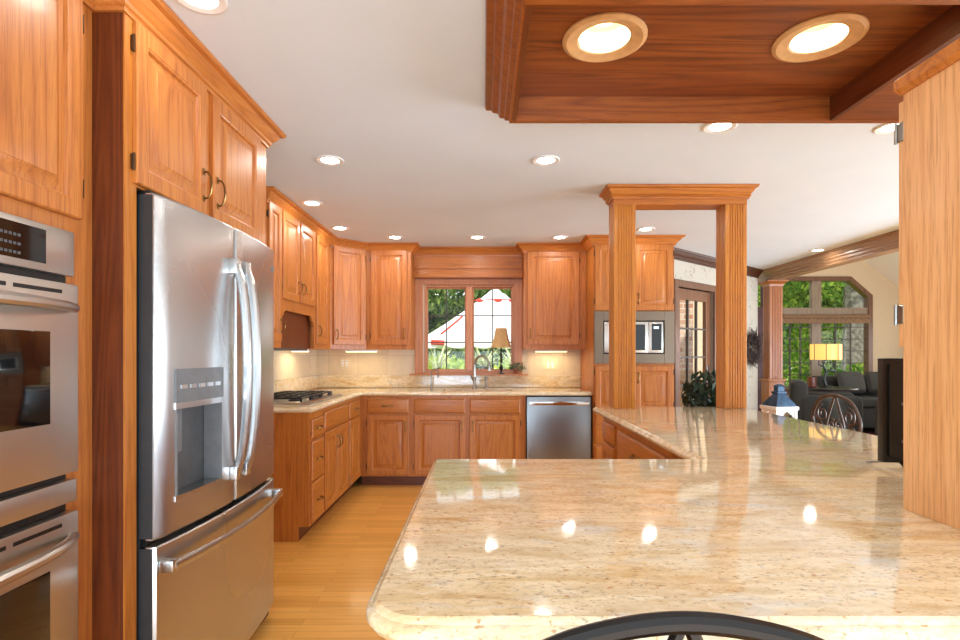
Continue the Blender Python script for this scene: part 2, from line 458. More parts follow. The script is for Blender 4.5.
# ------------------------------------------------------------------ the setting
KX0, KX1, KY0 = -1.78, 3.72, -2.6
BW = 5.68
DW0, DW1 = Vector((1.775, 5.447)), Vector((3.60, 7.064))
dwd = (DW1-DW0).normalized(); dwn = Vector((dwd.y, -dwd.x)); DWL = (DW1-DW0).length
# floor
struct(bx('floor', M['floor'], None, KX0-.15, 7.8, -3, 9.6, -.12, 0))
# ceiling
def poly_holes(mb, outer, holes, z, ):
    t = bmesh.new(); es = []
    for lp in [outer]+holes:
        vs = [t.verts.new((x, y, z)) for x, y in lp]; es += [t.edges.new((vs[i], vs[(i+1) % len(vs)])) for i in range(len(vs))]
    bmesh.ops.triangle_fill(t, edges=es, use_beauty=True); mb.merge(t)
def circ(x, y, r, n=28): return [(x+r*cos(2*pi*k/n), y+r*sin(2*pi*k/n)) for k in range(n)]
BOXL = [(.41, 1.83), (1.14, 1.83)]
m = MB(); co = [(KX0-.12, KY0), (3.86, KY0), (3.86, 7.3), (3.5, 7.3), (1.60, 5.80), (KX0-.12, 5.80)]
hs_ = [circ(x, y, .105) for x, y in BOXL]
for z in (CEIL, CEIL+.12): poly_holes(m, co, hs_, z)
for lp in [co]+hs_: m.rings([[(x, y, CEIL) for x, y in lp], [(x, y, CEIL+.12) for x, y in lp]], False, False)
bmesh.ops.remove_doubles(m.bm, verts=m.bm.verts, dist=.0001)
struct(m.build('ceiling', M['ceil']))
struct(bx('wall_left', M['wall'], None, KX0-.12, KX0, KY0, BW+.12, 0, CEIL))
# back wall with window hole
WX0, WX1, WZ0, WZ1 = -.632, .322, 1.058, 1.985
m = MB()
m.box(KX0, WX0, BW, BW+.12, 0, CEIL); m.box(WX1, 1.78, BW, BW+.12, 0, CEIL)
m.box(WX0, WX1, BW, BW+.12, 0, WZ0); m.box(WX0, WX1, BW, BW+.12, WZ1, CEIL)
struct(m.build('wall_back', M['wall']))

def quadwall(mb, p, q, z0, z1, t, n):
    """wall slab from p to q (2D), thickness t away from the room (room side normal n)"""
    a, b = Vector(p), Vector(q); c, d = b-n*t, a-n*t
    mb.rings([[(v.x, v.y, z0) for v in (a, b, c, d)], [(v.x, v.y, z1) for v in (a, b, c, d)]])
def dw(s): return DW0+dwd*s
DS0, DS1, DZ = .36, 1.18, 1.97
m = MB()
quadwall(m, dw(.135), dw(DS0), 0, CEIL, .12, dwn); quadwall(m, dw(DS1), dw(DWL), 0, CEIL, .12, dwn); quadwall(m, dw(DS0), dw(DS1), DZ, CEIL, .12, dwn)
struct(m.build('wall_diagonal', M['paper']))

# crown mouldings
def crown(z1, h, p):
    z0 = z1-h
    return [(-.004, z0), (.010, z0), (.012, z0+.12*h), (.020, z0+.18*h), (p*.30, z0+.32*h), (p*.55, z0+.52*h), (p*.70, z0+.74*h), (p*.92, z0+.80*h), (p, z0+.90*h), (p, z1-.001), (-.004, z1-.001)]
kp = crown(CEIL, .085, .080)
m = MB(); m.sweep([(-1.775, 3.575), (-1.45, 3.575), (-1.45, 5.07), (-1.17, 5.35), (-.727, 5.35), (-.727, 5.55), (.40, 5.55), (.40, 5.35), (1.02, 5.35), (1.02, 5.0), (1.77, 5.0), (1.77, 5.40)], kp)
struct(m.build('trim_1', M['oak_x']))
m = MB(); m.sweep([(-1.15, .3), (-1.15, 1.577), (-1.06, 1.577), (-1.06, 2.612), (-1.775, 2.612)], crown(CEIL, .088, .072))
struct(m.build('trim_2', M['oak_y']))
a, b = dw(.135), dw(DWL)
m = MB(); m.sweep([(a.x, a.y), (b.x, b.y)], crown(CEIL, .10, .075))
struct(m.build('trim_3', M['walnut']))
# header towards the living room
struct(bx('trim_4', M['header'], None, 3.72, 3.86, -.5, 7.30, 2.21, CEIL))
m = MB(); m.sweep([(3.72, 7.06), (3.72, -.5)], [(0, 2.205), (.012, 2.205), (.012, 2.225), (.022, 2.24), (.022, 2.262), (.034, 2.275), (.034, 2.292), (.052, 2.31), (.056, 2.325), (.078, 2.335), (.078, 2.349), (0, 2.349)])
struct(m.build('trim_5', M['header']))
# door in the diagonal wall
def on_dw(o, s, out=0.):
    p = dw(s)+dwn*out; o.location = (p.x, p.y, 0); o.rotation_euler = (0, 0, math.atan2(dwd.y, dwd.x))
    return o
d1 = bpy.data.objects.new('door_1', None); COL.objects.link(d1); struct(d1); on_dw(d1, DS0)
DWD = DS1-DS0
m = MB(); m.box(-.075, 0, -.022, .10, 0, DZ+.075, .004, 1); m.box(DWD, DWD+.075, -.022, .10, 0, DZ+.075, .004, 1); m.box(0, DWD, -.022, .10, DZ, DZ+.075, .004, 1)
m.build('frame', M['brown_trim'], d1)
m = MB(); m.box(.005, .115, .03, .07, .005, DZ-.005); m.box(DWD-.115, DWD-.005, .03, .07, .005, DZ-.005); m.box(.115, DWD-.115, .03, .07, DZ-.12, DZ-.005); m.box(.115, DWD-.115, .03, .07, .005, .27)
m.build('door_leaf', M['door_oak'], d1)
m = MB()
for k in (1, 2): x = .115+(DWD-.23)*k/3; m.box(x-.009, x+.009, .035, .065, .27, DZ-.12)
for k in (1, 2, 3, 4): z = .27+(DZ-.39)*k/5; m.box(.115, DWD-.115, .035, .065, z-.009, z+.009)
m.build('muntin', M['muntin'], d1)
bx('pane', M['glass'], d1, .115, DWD-.115, .049, .052, .27, DZ-.12)
m = MB(); m.box(DWD-.085, DWD-.04, .024, .03, .90, 1.12, .002, 1); m.tube([(DWD-.062, .03, 1.0), (DWD-.062, -.02, 1.0), (DWD-.16, -.025, 1.0)], .009); m.build('handle', M['chrome'], d1)
# kitchen window
w1 = bpy.data.objects.new('window_1', None); COL.objects.link(w1); struct(w1)
def frame_rect(m, x0, x1, z0, z1, t, y0, y1, tb=None):
    tb = t if tb is None else tb
    m.box(x0, x0+t, y0, y1, z0, z1, .003, 1); m.box(x1-t, x1, y0, y1, z0, z1, .003, 1)
    m.box(x0+t, x1-t, y0, y1, z1-min(t, .056), z1, .003, 1); m.box(x0+t, x1-t, y0, y1, z0, z0+tb, .003, 1)
m = MB(); frame_rect(m, -.727, .40, 1.046, 2.042, .085, BW-.035, BW-.001, .012)
m.build('casing', M['trim_pink'], w1)
m = MB(); frame_rect(m, WX0+.001, WX1-.001, WZ0+.001, WZ1-.001, .022, BW, BW+.12); m.box(-.190, -.120, BW-.02, BW+.10, WZ0+.022, WZ1-.022, .003, 1)
m.build('window_frame', M['trim_pink'], w1)
for x0, x1 in ((WX0+.020, -.1905), (-.1195, WX1-.020)):
    m = MB(); frame_rect(m, x0, x1, WZ0+.0225, WZ1-.0225, .014, BW+.04, BW+.08); sa = m.build('sash', M['trim_pink'], w1)
    m = MB(); xm = (x0+x1)/2; m.box(xm-.006, xm+.006, BW+.05, BW+.07, WZ0+.036, WZ1-.036)
    for k in (1, 2): z = WZ0+.037+(WZ1-WZ0-.074)*k/3; m.box(x0+.014, x1-.014, BW+.05, BW+.07, z-.006, z+.006)
    m.build('muntin', M['muntin'], sa)
    bx('pane', M['glass'], sa, x0+.014, x1-.014, BW+.058, BW+.061, WZ0+.037, WZ1-.037)
bx('window_sill', M['trim_pink'], w1, -.78, .46, BW-.10, BW-.001, 1.032, 1.046, .004)
# tiled backsplash
m = MB(); m.box(KX0+.001, KX0+.008, 3.595, BW-.001, 1.032, 1.36); m.box(KX0+.008, -.728, BW-.009, BW-.001, 1.032, 1.36); m.box(.462, 1.019, BW-.009, BW-.001, 1.032, 1.36)
struct(m.build('trim_6', M['tile']))

# living room
LY = 9.5
lw = [(5.236, 6.83, 2.604)]
m = MB()
# far wall around window_2 (opening with a clipped corner) and the dark side door
ox0, ox1, oz0, oz1 = 5.17, 6.86, .55, 2.62
m.box(3.6, 4.60, LY, LY+.12, 0, 3.7); m.box(4.60, 4.98, LY, LY+.12, 2.62, 3.7); m.box(4.98, ox0, LY, LY+.12, 0, 3.7)
m.rings([[(x, LY, z) for x, z in p] for p in [[(ox0, oz1), (6.47, oz1), (ox1, 2.29), (ox1, oz0), (7.7, oz0), (7.7, 3.7), (ox0, 3.7)]]] + [[(x, LY+.12, z) for x, z in [(ox0, oz1), (6.47, oz1), (ox1, 2.29), (ox1, oz0), (7.7, oz0), (7.7, 3.7), (ox0, 3.7)]]])
m.box(ox0, 7.7, LY, LY+.12, 0, oz0)
struct(m.build('wall_far', M['beige']))
struct(bx('wall_right', M['beige'], None, 7.7, 7.82, 5.6, LY+.12, 0, 3.2))
m = MB()
def zs(x): return 2.93-(x-6.67)*.76
m.rings([[(5.7, y, zs(5.7)), (7.82, y, zs(7.82)), (7.82, y, zs(7.82)+.1), (5.7, y, zs(5.7)+.1), (3.86, y, zs(5.7)-.6), (3.86, y, zs(5.7)-.7)] for y in (4.2, LY+.12)])
struct(m.build('ceiling_vault', M['vault']))
w2 = bpy.data.objects.new('window_2', None); COL.objects.link(w2); struct(w2)
def clipframe(m, x0, x1, z0, z1, cut, t, y0, y1):
    o = [(x0, z0), (x1, z0), (x1, z1-cut), (x1-cut*1.15, z1), (x0, z1)]
    i = inset(o, t)
    m._closed([[(a[0], y, a[1]) if k < 2 else (b[0], y, b[1]) for k, y in enumerate((y0, y1, y1, y0))] for a, b in zip(o, i)] + [None])
m = MB(); clipframe(m, ox0+.001, ox1-.001, oz0+.001, oz1-.001, .33, .075, LY-.03, LY+.10); m.build('casing', M['brown_trim'], w2)
m = MB(); m.box(5.80, 5.97, LY, LY+.08, oz0+.07, oz1-.07); m.box(5.24, 6.79, LY-.01, LY+.08, 1.94, 2.07); m.box(5.24, 6.79, LY-.005, LY+.08, oz0+.07, oz0+.13)
m.build('window_frame', oak('window_taupe', 'z', '6d5a48', '8a7762', '9c8a74'), w2)
m = MB()
for x0, x1 in ((5.25, 5.80), (5.97, 6.78)):
    for k in (1, 2): x = x0+(x1-x0)*k/3; m.box(x-.010, x+.010, LY+.03, LY+.05, oz0+.12, 1.94)
    for k in range(1, 6): z = oz0+.12+(1.82-oz0)*k/6; m.box(x0, x1, LY+.03, LY+.05, z-.008, z+.008)
m.build('muntin', M['muntin'], w2)
bx('pane', M['glass'], w2, 5.24, 6.45, LY+.055, LY+.058, oz0+.12, 2.55)
d2 = bpy.data.objects.new('door_2', None); COL.objects.link(d2); struct(d2)
m = MB(); m.box(4.60, 4.98, LY+.02, LY+.08, 0, 1.98); m.box(4.60, 4.64, LY-.02, LY+.1, 1.98, 2.62); m.box(4.94, 4.98, LY-.02, LY+.1, 1.98, 2.62); m.box(4.6, 4.98, LY-.02, LY+.1, 1.98, 2.08); m.build('door_leaf', M['maroon'], d2)
bx('pane', M['glass'], d2, 4.64, 4.94, LY+.03, LY+.035, 2.08, 2.62)
# ground and the brick wing outdoors
struct(bx('ground', M['lawn'], None, -25, 45, 9.75, 60, -.62, -.5))
struct(bx('ground.001', M['lawn'], None, -25, 1.7, 5.85, 9.75, -.62, -.5))
struct(bx('wall_brick', M['brick'], None, 1.75, 2.86, 7.35, 7.6, -.5, 2.9))
struct(bx('ground.002', M['lawn'], None, 1.7, 3.7, 7.3, 9.75, -.62, -.5))

# ------------------------------------------------------------------ left run: oven cabinet, refrigerator
t = cabinet('oven_cabinet', 'tall oak cabinet around the double oven at the left edge', (-1.15, .66, 0), R(90), .916, .0, CEIL-.002, .62,
    [('door', .068, .453, 1.637, 2.285, 'lB'), ('door', .461, .857, 1.637, 2.285, 'rB'), ('drawer', .095, .884, .05, .24, 'h')])
ov = thing('double_oven', 'stainless double wall oven built into the tall cabinet at left', 'oven', (-1.15, .705, .0378), R(90)); ov.scale = (1, 1, .97)
bx('case', M['black'], ov, .004, .756, -.012, -.0008, .26, 1.60)
cp = bx('control_panel', M['steel_oven'], ov, .0, .76, -.034, -.012, 1.475, 1.600, .006)
bx('display', M['blackgloss'], cp, .10, .66, -.037, -.034, 1.495, 1.583)
bx('clock_digits', M['clock'], cp, .26, .30, -.0385, -.037, 1.545, 1.56)
m = MB()
for r_ in range(3):
    for c_ in range(6): m.box(.52+c_*.012-.004, .52+c_*.012+.004, -.0378, -.037, 1.505+r_*.022, 1.512+r_*.022)
m.build('buttons', M['darkgrey'], cp)
def oven_door(z0, z1, wz0, wz1, hz):
    d = MB(); d.box(.0, .76, -.045, -.012, z0, z1, .006); d = d.build('door', M['steel_oven'], ov)
    bx('door_window', M['blackgloss'], d, .10, .66, -.048, -.045, wz0, wz1, .001)
    m = MB()
    for k in range(4): m.box(.06+k*.165, .06+k*.165+.145, -.0462, -.045, z1-.030, z1-.020)
    m.build('vent_slot', M['black'], d)
    m = MB(); P = []
    for k in range(13):
        u = .03+.70*k/12; q = (k-6)/6; P.append((u, -.05-.055*(1-q**4)-.005, hz))
    P = [(.03, -.042, hz)]+P+[(.73, -.042, hz)]
    m.tube(P, [.010]+[.013+.004*(1-abs((k-6)/6)) for k in range(13)]+[.010], 10); m.build('handle', M['steel_oven'], d)
oven_door(.930, 1.452, 1.075, 1.318, 1.385)
bx('divider_panel', M['steel_oven'], ov, 0, .76, -.04, -.012, .848, .910, .004)
oven_door(.27, .822, .40, .690, .757)

fc = thing('refrigerator_cabinet', 'oak enclosure with two upper doors around the refrigerator', 'cabinet', (-1.06, 1.577, 0), R(90))
bx('side_panel', M['red_z'], fc, 0, .054, 0, .718, 0, CEIL-.002)  # shade painted into the colour, darker than the panel's lit front edge
bx('stile', M['low_z'], fc, .0005, .0545, -.004, .0, 0, 2.27)
bx('side_panel', M['oak_z'], fc, 1.006, 1.034, 0, .718, 0, CEIL-.002)
bx('body', M['oak_z'], fc, .054, 1.006, 0, .718, 1.768, CEIL-.002)
for u0, u1, hd in ((.036, .444, 'l'), (.492, .930, 'r')):
    o = panel_front(MB(), u0, u1, 1.773, 2.26, .062).build('door', M['oak_z'], fc)
    for z in (1.835, 2.19): hinge(o, u0-.006 if hd == 'l' else u1+.006, z)
    pull(o, u1-.028 if hd == 'l' else u0+.028, 1.885, L=.10)

fr = thing('refrigerator', 'stainless french door refrigerator with ice dispenser between tall oak panels', 'refrigerator', (-1.06, 1.645, 0), R(90))
FW = .932
bx('case', M['case'], fr, .006, FW-.006, .0, .69, .02, 1.745, .004)
bx('hinge_cover', M['black'], fr, .01, .10, -.03, .05, 1.745, 1.764, .004)
def bulge(u): q = (u-FW/2)/(FW/2); return .055+.034*(1-q*q)
def curved(m, u0, u1, z0, z1, n=14, back=-.02, off=0., seg=.010):
    us = [u0+(u1-u0)*k/n for k in range(n+1)]
    pts = [(u1, back)] + [(u0, back)]
    fr_ = []
    for k, u in enumerate(us):
        e = min(u-u0, u1-u); y = bulge(u)+off
        if k == 0 or k == n: y -= seg
        fr_.append((u, -y))
    us2 = [(u0, -(bulge(u0)+off-seg)), (u0+.004, -(bulge(u0)+off-.002))] + fr_[1:-1] + [(u1-.004, -(bulge(u1)+off-.002)), (u1, -(bulge(u1)+off-seg))]
    poly = [(u0, back)] + us2 + [(u1, back)]
    c = [(p[0]+(.003 if p[0] < (u0+u1)/2 else -.003) if False else p[0], p[1]) for p in poly]
    def sh(d): return [(x, y if y >= back-1e-6 else y+d) for x, y in poly]
    return m.rings([[(x, y, z0) for x, y in sh(.004)], [(x, y, z0+.005) for x, y in poly], [(x, y, z1-.005) for x, y in poly], [(x, y, z1) for x, y in sh(.004)]])
MIDU = .462
DU0, DU1, DZ0, DZ1 = .085, .345, .79, 1.205
m = MB()
# solid left door, the dispenser sits on its face as a framed niche
us = [.002, .03, .06, DU0, DU0+.065, DU0+.13, DU0+.195, DU1, .38, .42, MIDU-.002]
zsn = [.685, .692, DZ0, DZ1, 1.745, 1.752]
grid = {}
for i, u in enumerate(us):
    for j, z in enumerate(zsn):
        y = bulge(u)
        if i in (0, len(us)-1): y -= .008
        if j in (0, len(zsn)-1): y -= .005
        grid[i, j] = m.bm.verts.new((u, -y, z))
for i in range(len(us)-1):
    for j in range(len(zsn)-1):
        if j == 2 and 3 <= i < 7: continue
        m.bm.faces.new((grid[i, j], grid[i+1, j], grid[i+1, j+1], grid[i, j+1]))
# rim back to the liner and niche walls
per = [(i, 0) for i in range(len(us))] + [(len(us)-1, j) for j in range(1, len(zsn))] + [(i, len(zsn)-1) for i in range(len(us)-2, -1, -1)] + [(0, j) for j in range(len(zsn)-2, 0, -1)]
bk = [m.bm.verts.new((us[i], -.022, zsn[j])) for i, j in per]
for k in range(len(per)):
    k2 = (k+1) % len(per); m.bm.faces.new((grid[per[k]], bk[k], bk[k2], grid[per[k2]]))
m.bm.faces.new(bk)
left_door = m.build('door', M['steel'], fr)
bx('door_edge', M['case'], left_door, .0004, .0018, -.043, -.002, .69, 1.748)
bx('door_liner', M['case'], left_door, .004, MIDU-.004, -.022, -.001, .69, 1.748)
# niche
m = MB(); nb = -.024
m.box(DU0, DU1, nb, nb+.002, DZ0, DZ1)
m.build('dispenser_back', M['darkgrey'], left_door)
for x0, x1, z0, z1 in ((DU0, DU0+.006, DZ0, DZ1), (DU1-.006, DU1, DZ0, DZ1)):
    m = MB(); m.rings([[(x, y, z0) for x, y in ((x0, nb-.001), (x1, nb-.001), (x1, -bulge(x1)-.003), (x0, -bulge(x0)-.003))], [(x, y, z1) for x, y in ((x0, nb-.001), (x1, nb-.001), (x1, -bulge(x1)-.003), (x0, -bulge(x0)-.003))]])
    m.build('dispenser_side', M['grey'], left_door)
def nslab(z0, z1, off, name, mat, u0=DU0-.004, u1=DU1+.004, back=nb-.001):
    m = MB(); poly = [(u0, back)]+[(u0+(u1-u0)*k/8, -bulge(u0+(u1-u0)*k/8)-off) for k in range(9)]+[(u1, back)]
    m.prism(poly, z0, z1); return m.build(name, M[mat], left_door)
cpn = nslab(1.100, 1.210, .006, 'dispenser_controls', 'grey')
m = MB()
for k in range(5): u = .10+k*.048; m.box(u, u+.034, -bulge(u+.017)-.0085, -bulge(u+.017)-.004, 1.145, 1.158)
m.build('button', M['steel'], cpn)
nslab(1.080, 1.100, .004, 'dispenser_trim', 'steel')
nslab(.782, .800, .004, 'drip_tray', 'steel')
bx('dispenser_paddle', M['grey'], left_door, DU0+.03, DU0+.085, -.040, -.027, .93, 1.08, .004)
m = MB()
def handle_bow(m, u, z0, z1, horiz=False):
    P = []; N = 14
    for k in range(N+1):
        q = k/N*2-1; b_ = bulge(u)
        P.append((u, -b_-.018-.042*(1-q*q)**.6 if abs(q) < 1 else -b_-.018, z0+(z1-z0)*k/N))
    m.tube([(u, -bulge(u)+.004, z0)]+P+[(u, -bulge(u)+.004, z1)], .016, 10)
rdm = MB()
us = [MIDU+.002+(FW-.004-MIDU)*k/10 for k in range(11)]
curved(rdm, MIDU+.002, FW-.002, .685, 1.752, 12, back=-.022)
right_door = rdm.build('door', M['steel'], fr)
bx('door_liner', M['case'], right_door, MIDU+.004, FW-.004, -.022, -.001, .69, 1.748)
for d_, u in ((left_door, MIDU-.040), (right_door, MIDU+.048)):
    m = MB(); handle_bow(m, u, .80, 1.60)
    m.box(u-.022, u+.022, -bulge(u)-.03, -bulge(u)+.002, 1.565, 1.625, .006); m.box(u-.022, u+.022, -bulge(u)-.03, -bulge(u)+.002, .775, .83, .006)
    m.build('handle', M['steel'], d_)
m = MB(); m.tube([(FW-.05, -bulge(FW-.05)+.002, 1.655), (FW-.05, -bulge(FW-.05)-.003, 1.655)], .014, 14); m.build('badge', M['grey'], right_door)
m = MB(); curved(m, .002, FW-.002, .07, .665, 16, back=-.022); dr = m.build('freezer_drawer', M['steel'], fr)
bx('drawer_edge', M['case'], dr, .0004, .0018, -.043, -.002, .075, .66)
bx('drawer_liner', M['case'], dr, .004, FW-.004, -.022, -.001, .075, .66)
m = MB(); P = []
for k in range(17):
    u = .03+(FW-.06)*k/16; q = k/8-1; P.append((u, -bulge(u)-.035-.018*(1-q*q), .600))
m.tube(P, .016, 10, flat=(0, 1, 0))
for k in (0, 16): m.box(P[k][0]-.018, P[k][0]+.018, P[k][1]-.006, -bulge(P[k][0])+.004, .582, .618, .004)
m.build('handle', M['steel'], dr)
bx('kick_plate', M['black'], fr, .01, FW-.01, -.03, -.001, .012, .065)
bx('gasket', M['black'], fr, .01, FW-.01, -.02, -.001, .665, .685)

# ------------------------------------------------------------------ upper cabinets
UZ0, UZ1, UD = 1.30, CEIL-.002, .322
cabinet('upper_cabinet', 'narrow oak wall cabinet just past the refrigerator', (-1.45, 3.575, 0), R(90), .245, UZ0, UZ1, UD, [('door', .012, .232, 1.345, 2.285, 'lB')])
hc = cabinet('hood_cabinet', 'oak wall cabinet with scalloped hood over the cooktop', (-1.45, 3.82, 0), R(90), .775, 1.60, UZ1, UD,
    [('door', .014, .353, 1.655, 2.285, 'lB'), ('door', .388, .745, 1.655, 2.285, 'rB')])
m = MB()
arch = [(.014, 1.30), (.014, 1.485), (.030, 1.50), (.030, 1.53), (.062, 1.535), (.075, 1.56), (.11, 1.575), (.66, 1.575), (.695, 1.56), (.708, 1.535), (.740, 1.53), (.740, 1.50), (.756, 1.485), (.756, 1.30)]
poly = [(0, 1.30), (0, 1.60), (.775, 1.60), (.775, 1.30)] + arch[::-1]
tb = bmesh.new()
for y in (0, .02):
    vs = [tb.verts.new((u, y, z)) for u, z in poly]; es = [tb.edges.new((vs[i], vs[(i+1) % len(vs)])) for i in range(len(vs))]
    bmesh.ops.triangle_fill(tb, edges=es, use_beauty=True)
tb.verts.ensure_lookup_table(); N = len(poly)
for i in range(N): tb.faces.new((tb.verts[i], tb.verts[(i+1) % N], tb.verts[N+(i+1) % N], tb.verts[N+i]))
m.merge(tb).build('valance', M['oak_z'], hc)
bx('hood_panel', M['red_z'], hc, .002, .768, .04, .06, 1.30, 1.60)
bx('hood_insert', M['darkgrey'], hc, .01, .765, .06, .30, 1.285, 1.30)
cabinet('upper_cabinet', 'narrow oak wall cabinet right of the scalloped hood', (-1.45, 4.595, 0), R(90), .474, UZ0, UZ1, UD, [('door', .012, .359, 1.345, 2.285, 'rB')])
cc = thing('corner_cabinet', 'diagonal oak corner wall cabinet with one tall door', 'cabinet', (-1.45, 5.07, 0), 0)
m = MB(); m.prism([(0, .002), (.278, .28), (.278, .605), (-.322, .605), (-.322, .002)], UZ0, UZ1); m.build('body', M['oak_z'], cc)
o = panel_front(MB(), .025, .372, 1.345, 2.285).build('door', M['oak_z'], cc); o.rotation_euler = (0, 0, R(45))
for z in (1.42, 2.20): hinge(o, .378, z)
pull(o, .055, 1.44)
cabinet('upper_cabinet', 'oak wall cabinet left of the kitchen window', (-1.17, 5.35, 0), 0, .443, UZ0, UZ1, UD, [('door', .045, .405, 1.345, 2.285, 'lB')])
cabinet('upper_cabinet', 'oak wall cabinet right of the kitchen window', (.40, 5.35, 0), 0, .618, UZ0, UZ1, UD, [('door', .030, .545, 1.345, 2.275, 'rB')])
va = thing('window_valance', 'oak valance board with moulding above the kitchen window', 'valance', (-.725, 5.55, 0))
bx('board', M['oak_x'], va, 0, 1.123, 0, .02, 2.10, CEIL-.002)
bx('rail', M['oak_x'], va, .0, 1.123, -.022, 0, 2.135, 2.165, .006)
bx('bottom_board', M['oak_x'], va, .0, 1.123, -.012, 0, 2.05, 2.105, .003)
bx('underside', M['oak_x'], va, .0, 1.123, .0, .094, 2.045, 2.055)

# ------------------------------------------------------------------ tall microwave cabinet
tc = cabinet('tall_cabinet', 'tall oak cabinet housing the microwave at the end of back run', (1.02, 5.0, 0), 0, .75, .0, CEIL-.002, .678,
    [('door', .012, .372, 1.66, 2.275, 'lB'), ('door', .380, .735, 1.66, 2.275, 'rB'), ('door', .012, .372, .72, 1.145, 'lT'), ('door', .380, .735, .72, 1.145, 'rT'), ('drawer', .012, .735, .42, .70, 'h'), ('drawer', .012, .735, .11, .40, 'h')], wood='low')
mw = thing('microwave', 'built-in microwave with wide taupe steel trim in tall cabinet', 'microwave', (1.02, 5.0, 0))
m = MB(); x0, x1, z0, z1 = .085, .655, 1.255, 1.565
m.box(.003, x0, -.02, -.0006, 1.168, 1.652, .002, 1); m.box(x1, .747, -.02, -.0006, 1.168, 1.652, .002, 1); m.box(x0, x1, -.02, -.0006, 1.168, z0, .002, 1); m.box(x0, x1, -.02, -.0006, z1, 1.652, .002, 1)
m.build('trim_kit', M['taupe'], mw)
bx('gap', M['black'], mw, x0, x1, -.006, -.0006, z0, z1)
d = bx('door', M['steel_oven'], mw, x0+.012, .505, -.018, -.006, z0+.012, z1-.012, .003)
bx('door_window', M['blackgloss'], d, x0+.06, .475, -.020, -.018, z0+.035, z1-.035)
c = bx('control_panel', M['steel_oven'], mw, .508, x1-.012, -.018, -.006, z0+.012, z1-.012, .003)
k_ = bx('keypad', M['blackgloss'], c, .535, x1-.028, -.020, -.018, z0+.035, z1-.03)
bx('clock_digits', M['clock'], k_, .555, .60, -.0212, -.020, z1-.075, z1-.055)

# ------------------------------------------------------------------ base cabinets
BZ0, BZ1 = .10, .862
Rt = R(90)
nb_ = cabinet('base_cabinet', 'narrow oak stack of three drawers at the near end of left counter', (-1.17, 3.60, 0), Rt, .287, BZ0, BZ1, .60,
    [('drawer', .012, .275, .685, .812, 'h'), ('drawer', .012, .275, .400, .665, 'h'), ('drawer', .012, .275, .118, .385, 'h')], .1, 'low')
bx('end_panel', M['low_z'], nb_, -.010, 0, .072, .60, 0, BZ1); bx('end_panel_front', M['low_z'], nb_, -.010, 0, 0, .072, BZ0, BZ1)
cabinet('base_cabinet', 'oak base cabinet with two doors beneath the cooktop', (-1.17, 3.887, 0), Rt, .710, BZ0, BZ1, .60,
    [('drawer', .010, .692, .700, .832), ('door', .010, .345, .118, .682, 'lT'), ('door', .352, .692, .118, .682, 'rT')], .1, 'low')
cabinet('base_cabinet', 'small oak drawer cabinet in the inner corner of left counter', (-1.17, 4.597, 0), Rt, .471, BZ0, BZ1, .60,
    [('drawer', .014, .400, .700, .832, 'h'), ('door', .014, .400, .118, .682, 'l')], .1, 'low')
cabinet('base_cabinet', 'oak base cabinet left of the sink with one drawer over one door', (-1.17, 5.07, 0), 0, .475, BZ0, BZ1, .60,
    [('drawer', .068, .460, .700, .835, 'h'), ('door', .068, .460, .118, .682, 'lT')], .1, 'low')
cabinet('sink_cabinet', 'oak sink cabinet with two doors under the window', (-.695, 5.07, 0), 0, 1.088, BZ0, BZ1, .60,
    [('drawer', .038, .515, .700, .835), ('drawer', .560, 1.035, .700, .835), ('door', .038, .515, .118, .682, 'lT'), ('door', .560, 1.035, .118, .682, 'rT')], .1, 'low')
dwr = thing('dishwasher', 'dark stainless dishwasher right of the sink cabinet', 'dishwasher', (.395, 5.07, 0))
bx('case', M['black'], dwr, .004, .618, 0, .58, .1, .858)
dd = bx('door', M['steel_dark'], dwr, .008, .612, -.03, 0, .115, .852, .004)
bx('handle', M['chrome'], dd, .03, .59, -.052, -.03, .775, .812, .006)
bx('kick_plate', M['black'], dwr, .01, .61, .06, .10, 0, .1)

# kitchen countertop with sink hole
def slab(outline, rings, hole=None):
    m = MB(); loops = [[(x, y, z) for x, y in inset(outline, d)] for d, z in rings]
    m.rings(loops, hole is None, hole is None)
    if hole:
        bm = m.bm; bm.verts.ensure_lookup_table(); n = len(outline)
        for base, z in ((0, rings[0][1]), ((len(rings)-1)*n, rings[-1][1])):
            vs = [bm.verts[base+i] for i in range(n)]
            es = [bm.edges.get((vs[i], vs[(i+1) % n])) for i in range(n)]
            hv = [bm.verts.new((x, y, z)) for x, y in hole]; hl = len(hv)
            es += [bm.edges.new((hv[i], hv[(i+1) % hl])) for i in range(hl)]
            bmesh.ops.triangle_fill(bm, edges=es, use_beauty=True)
            if base == 0: h0 = hv
            else: h1 = hv
            bm.verts.ensure_lookup_table()
        for i in range(hl): bm.faces.new((h0[i], h0[(i+1) % hl], h1[(i+1) % hl], h1[i]))
    return m
EDGE = [(.014, .862), (.005, .866), (0, .874), (0, .882), (.004, .888), (.010, .891), (.013, .896), (.017, .8995), (.022, .90)]
ol = [(KX0+.001, 3.575), (-1.145, 3.575), (-1.145, 5.04), (1.018, 5.04), (1.018, 5.679), (KX0+.001, 5.679)]
sx0, sx1, sy0, sy1 = -.40, .28, 5.13, 5.47
rr = .05
hole = arc((sx1-rr, sy1-rr), rr, 0, pi/2, 4)+arc((sx0+rr, sy1-rr), rr, pi/2, pi, 4)+arc((sx0+rr, sy0+rr), rr, pi, 1.5*pi, 4)+arc((sx1-rr, sy0+rr), rr, 1.5*pi, 2*pi, 4)
ct = slab(ol, EDGE, hole).build('kitchen_countertop', M['granite']); tag(ct, 'L-shaped beige granite countertop along left and back walls', 'countertop')
m = MB(); m.box(KX0+.009, KX0+.030, 3.59, 5.655, .9005, 1.031, .003, 1); m.box(KX0+.009, 1.018, 5.657, 5.679, .9005, 1.031, .003, 1)
tag(m.build('granite_backsplash', M['granite']), 'low granite backsplash strip behind the L-shaped countertop', 'backsplash')
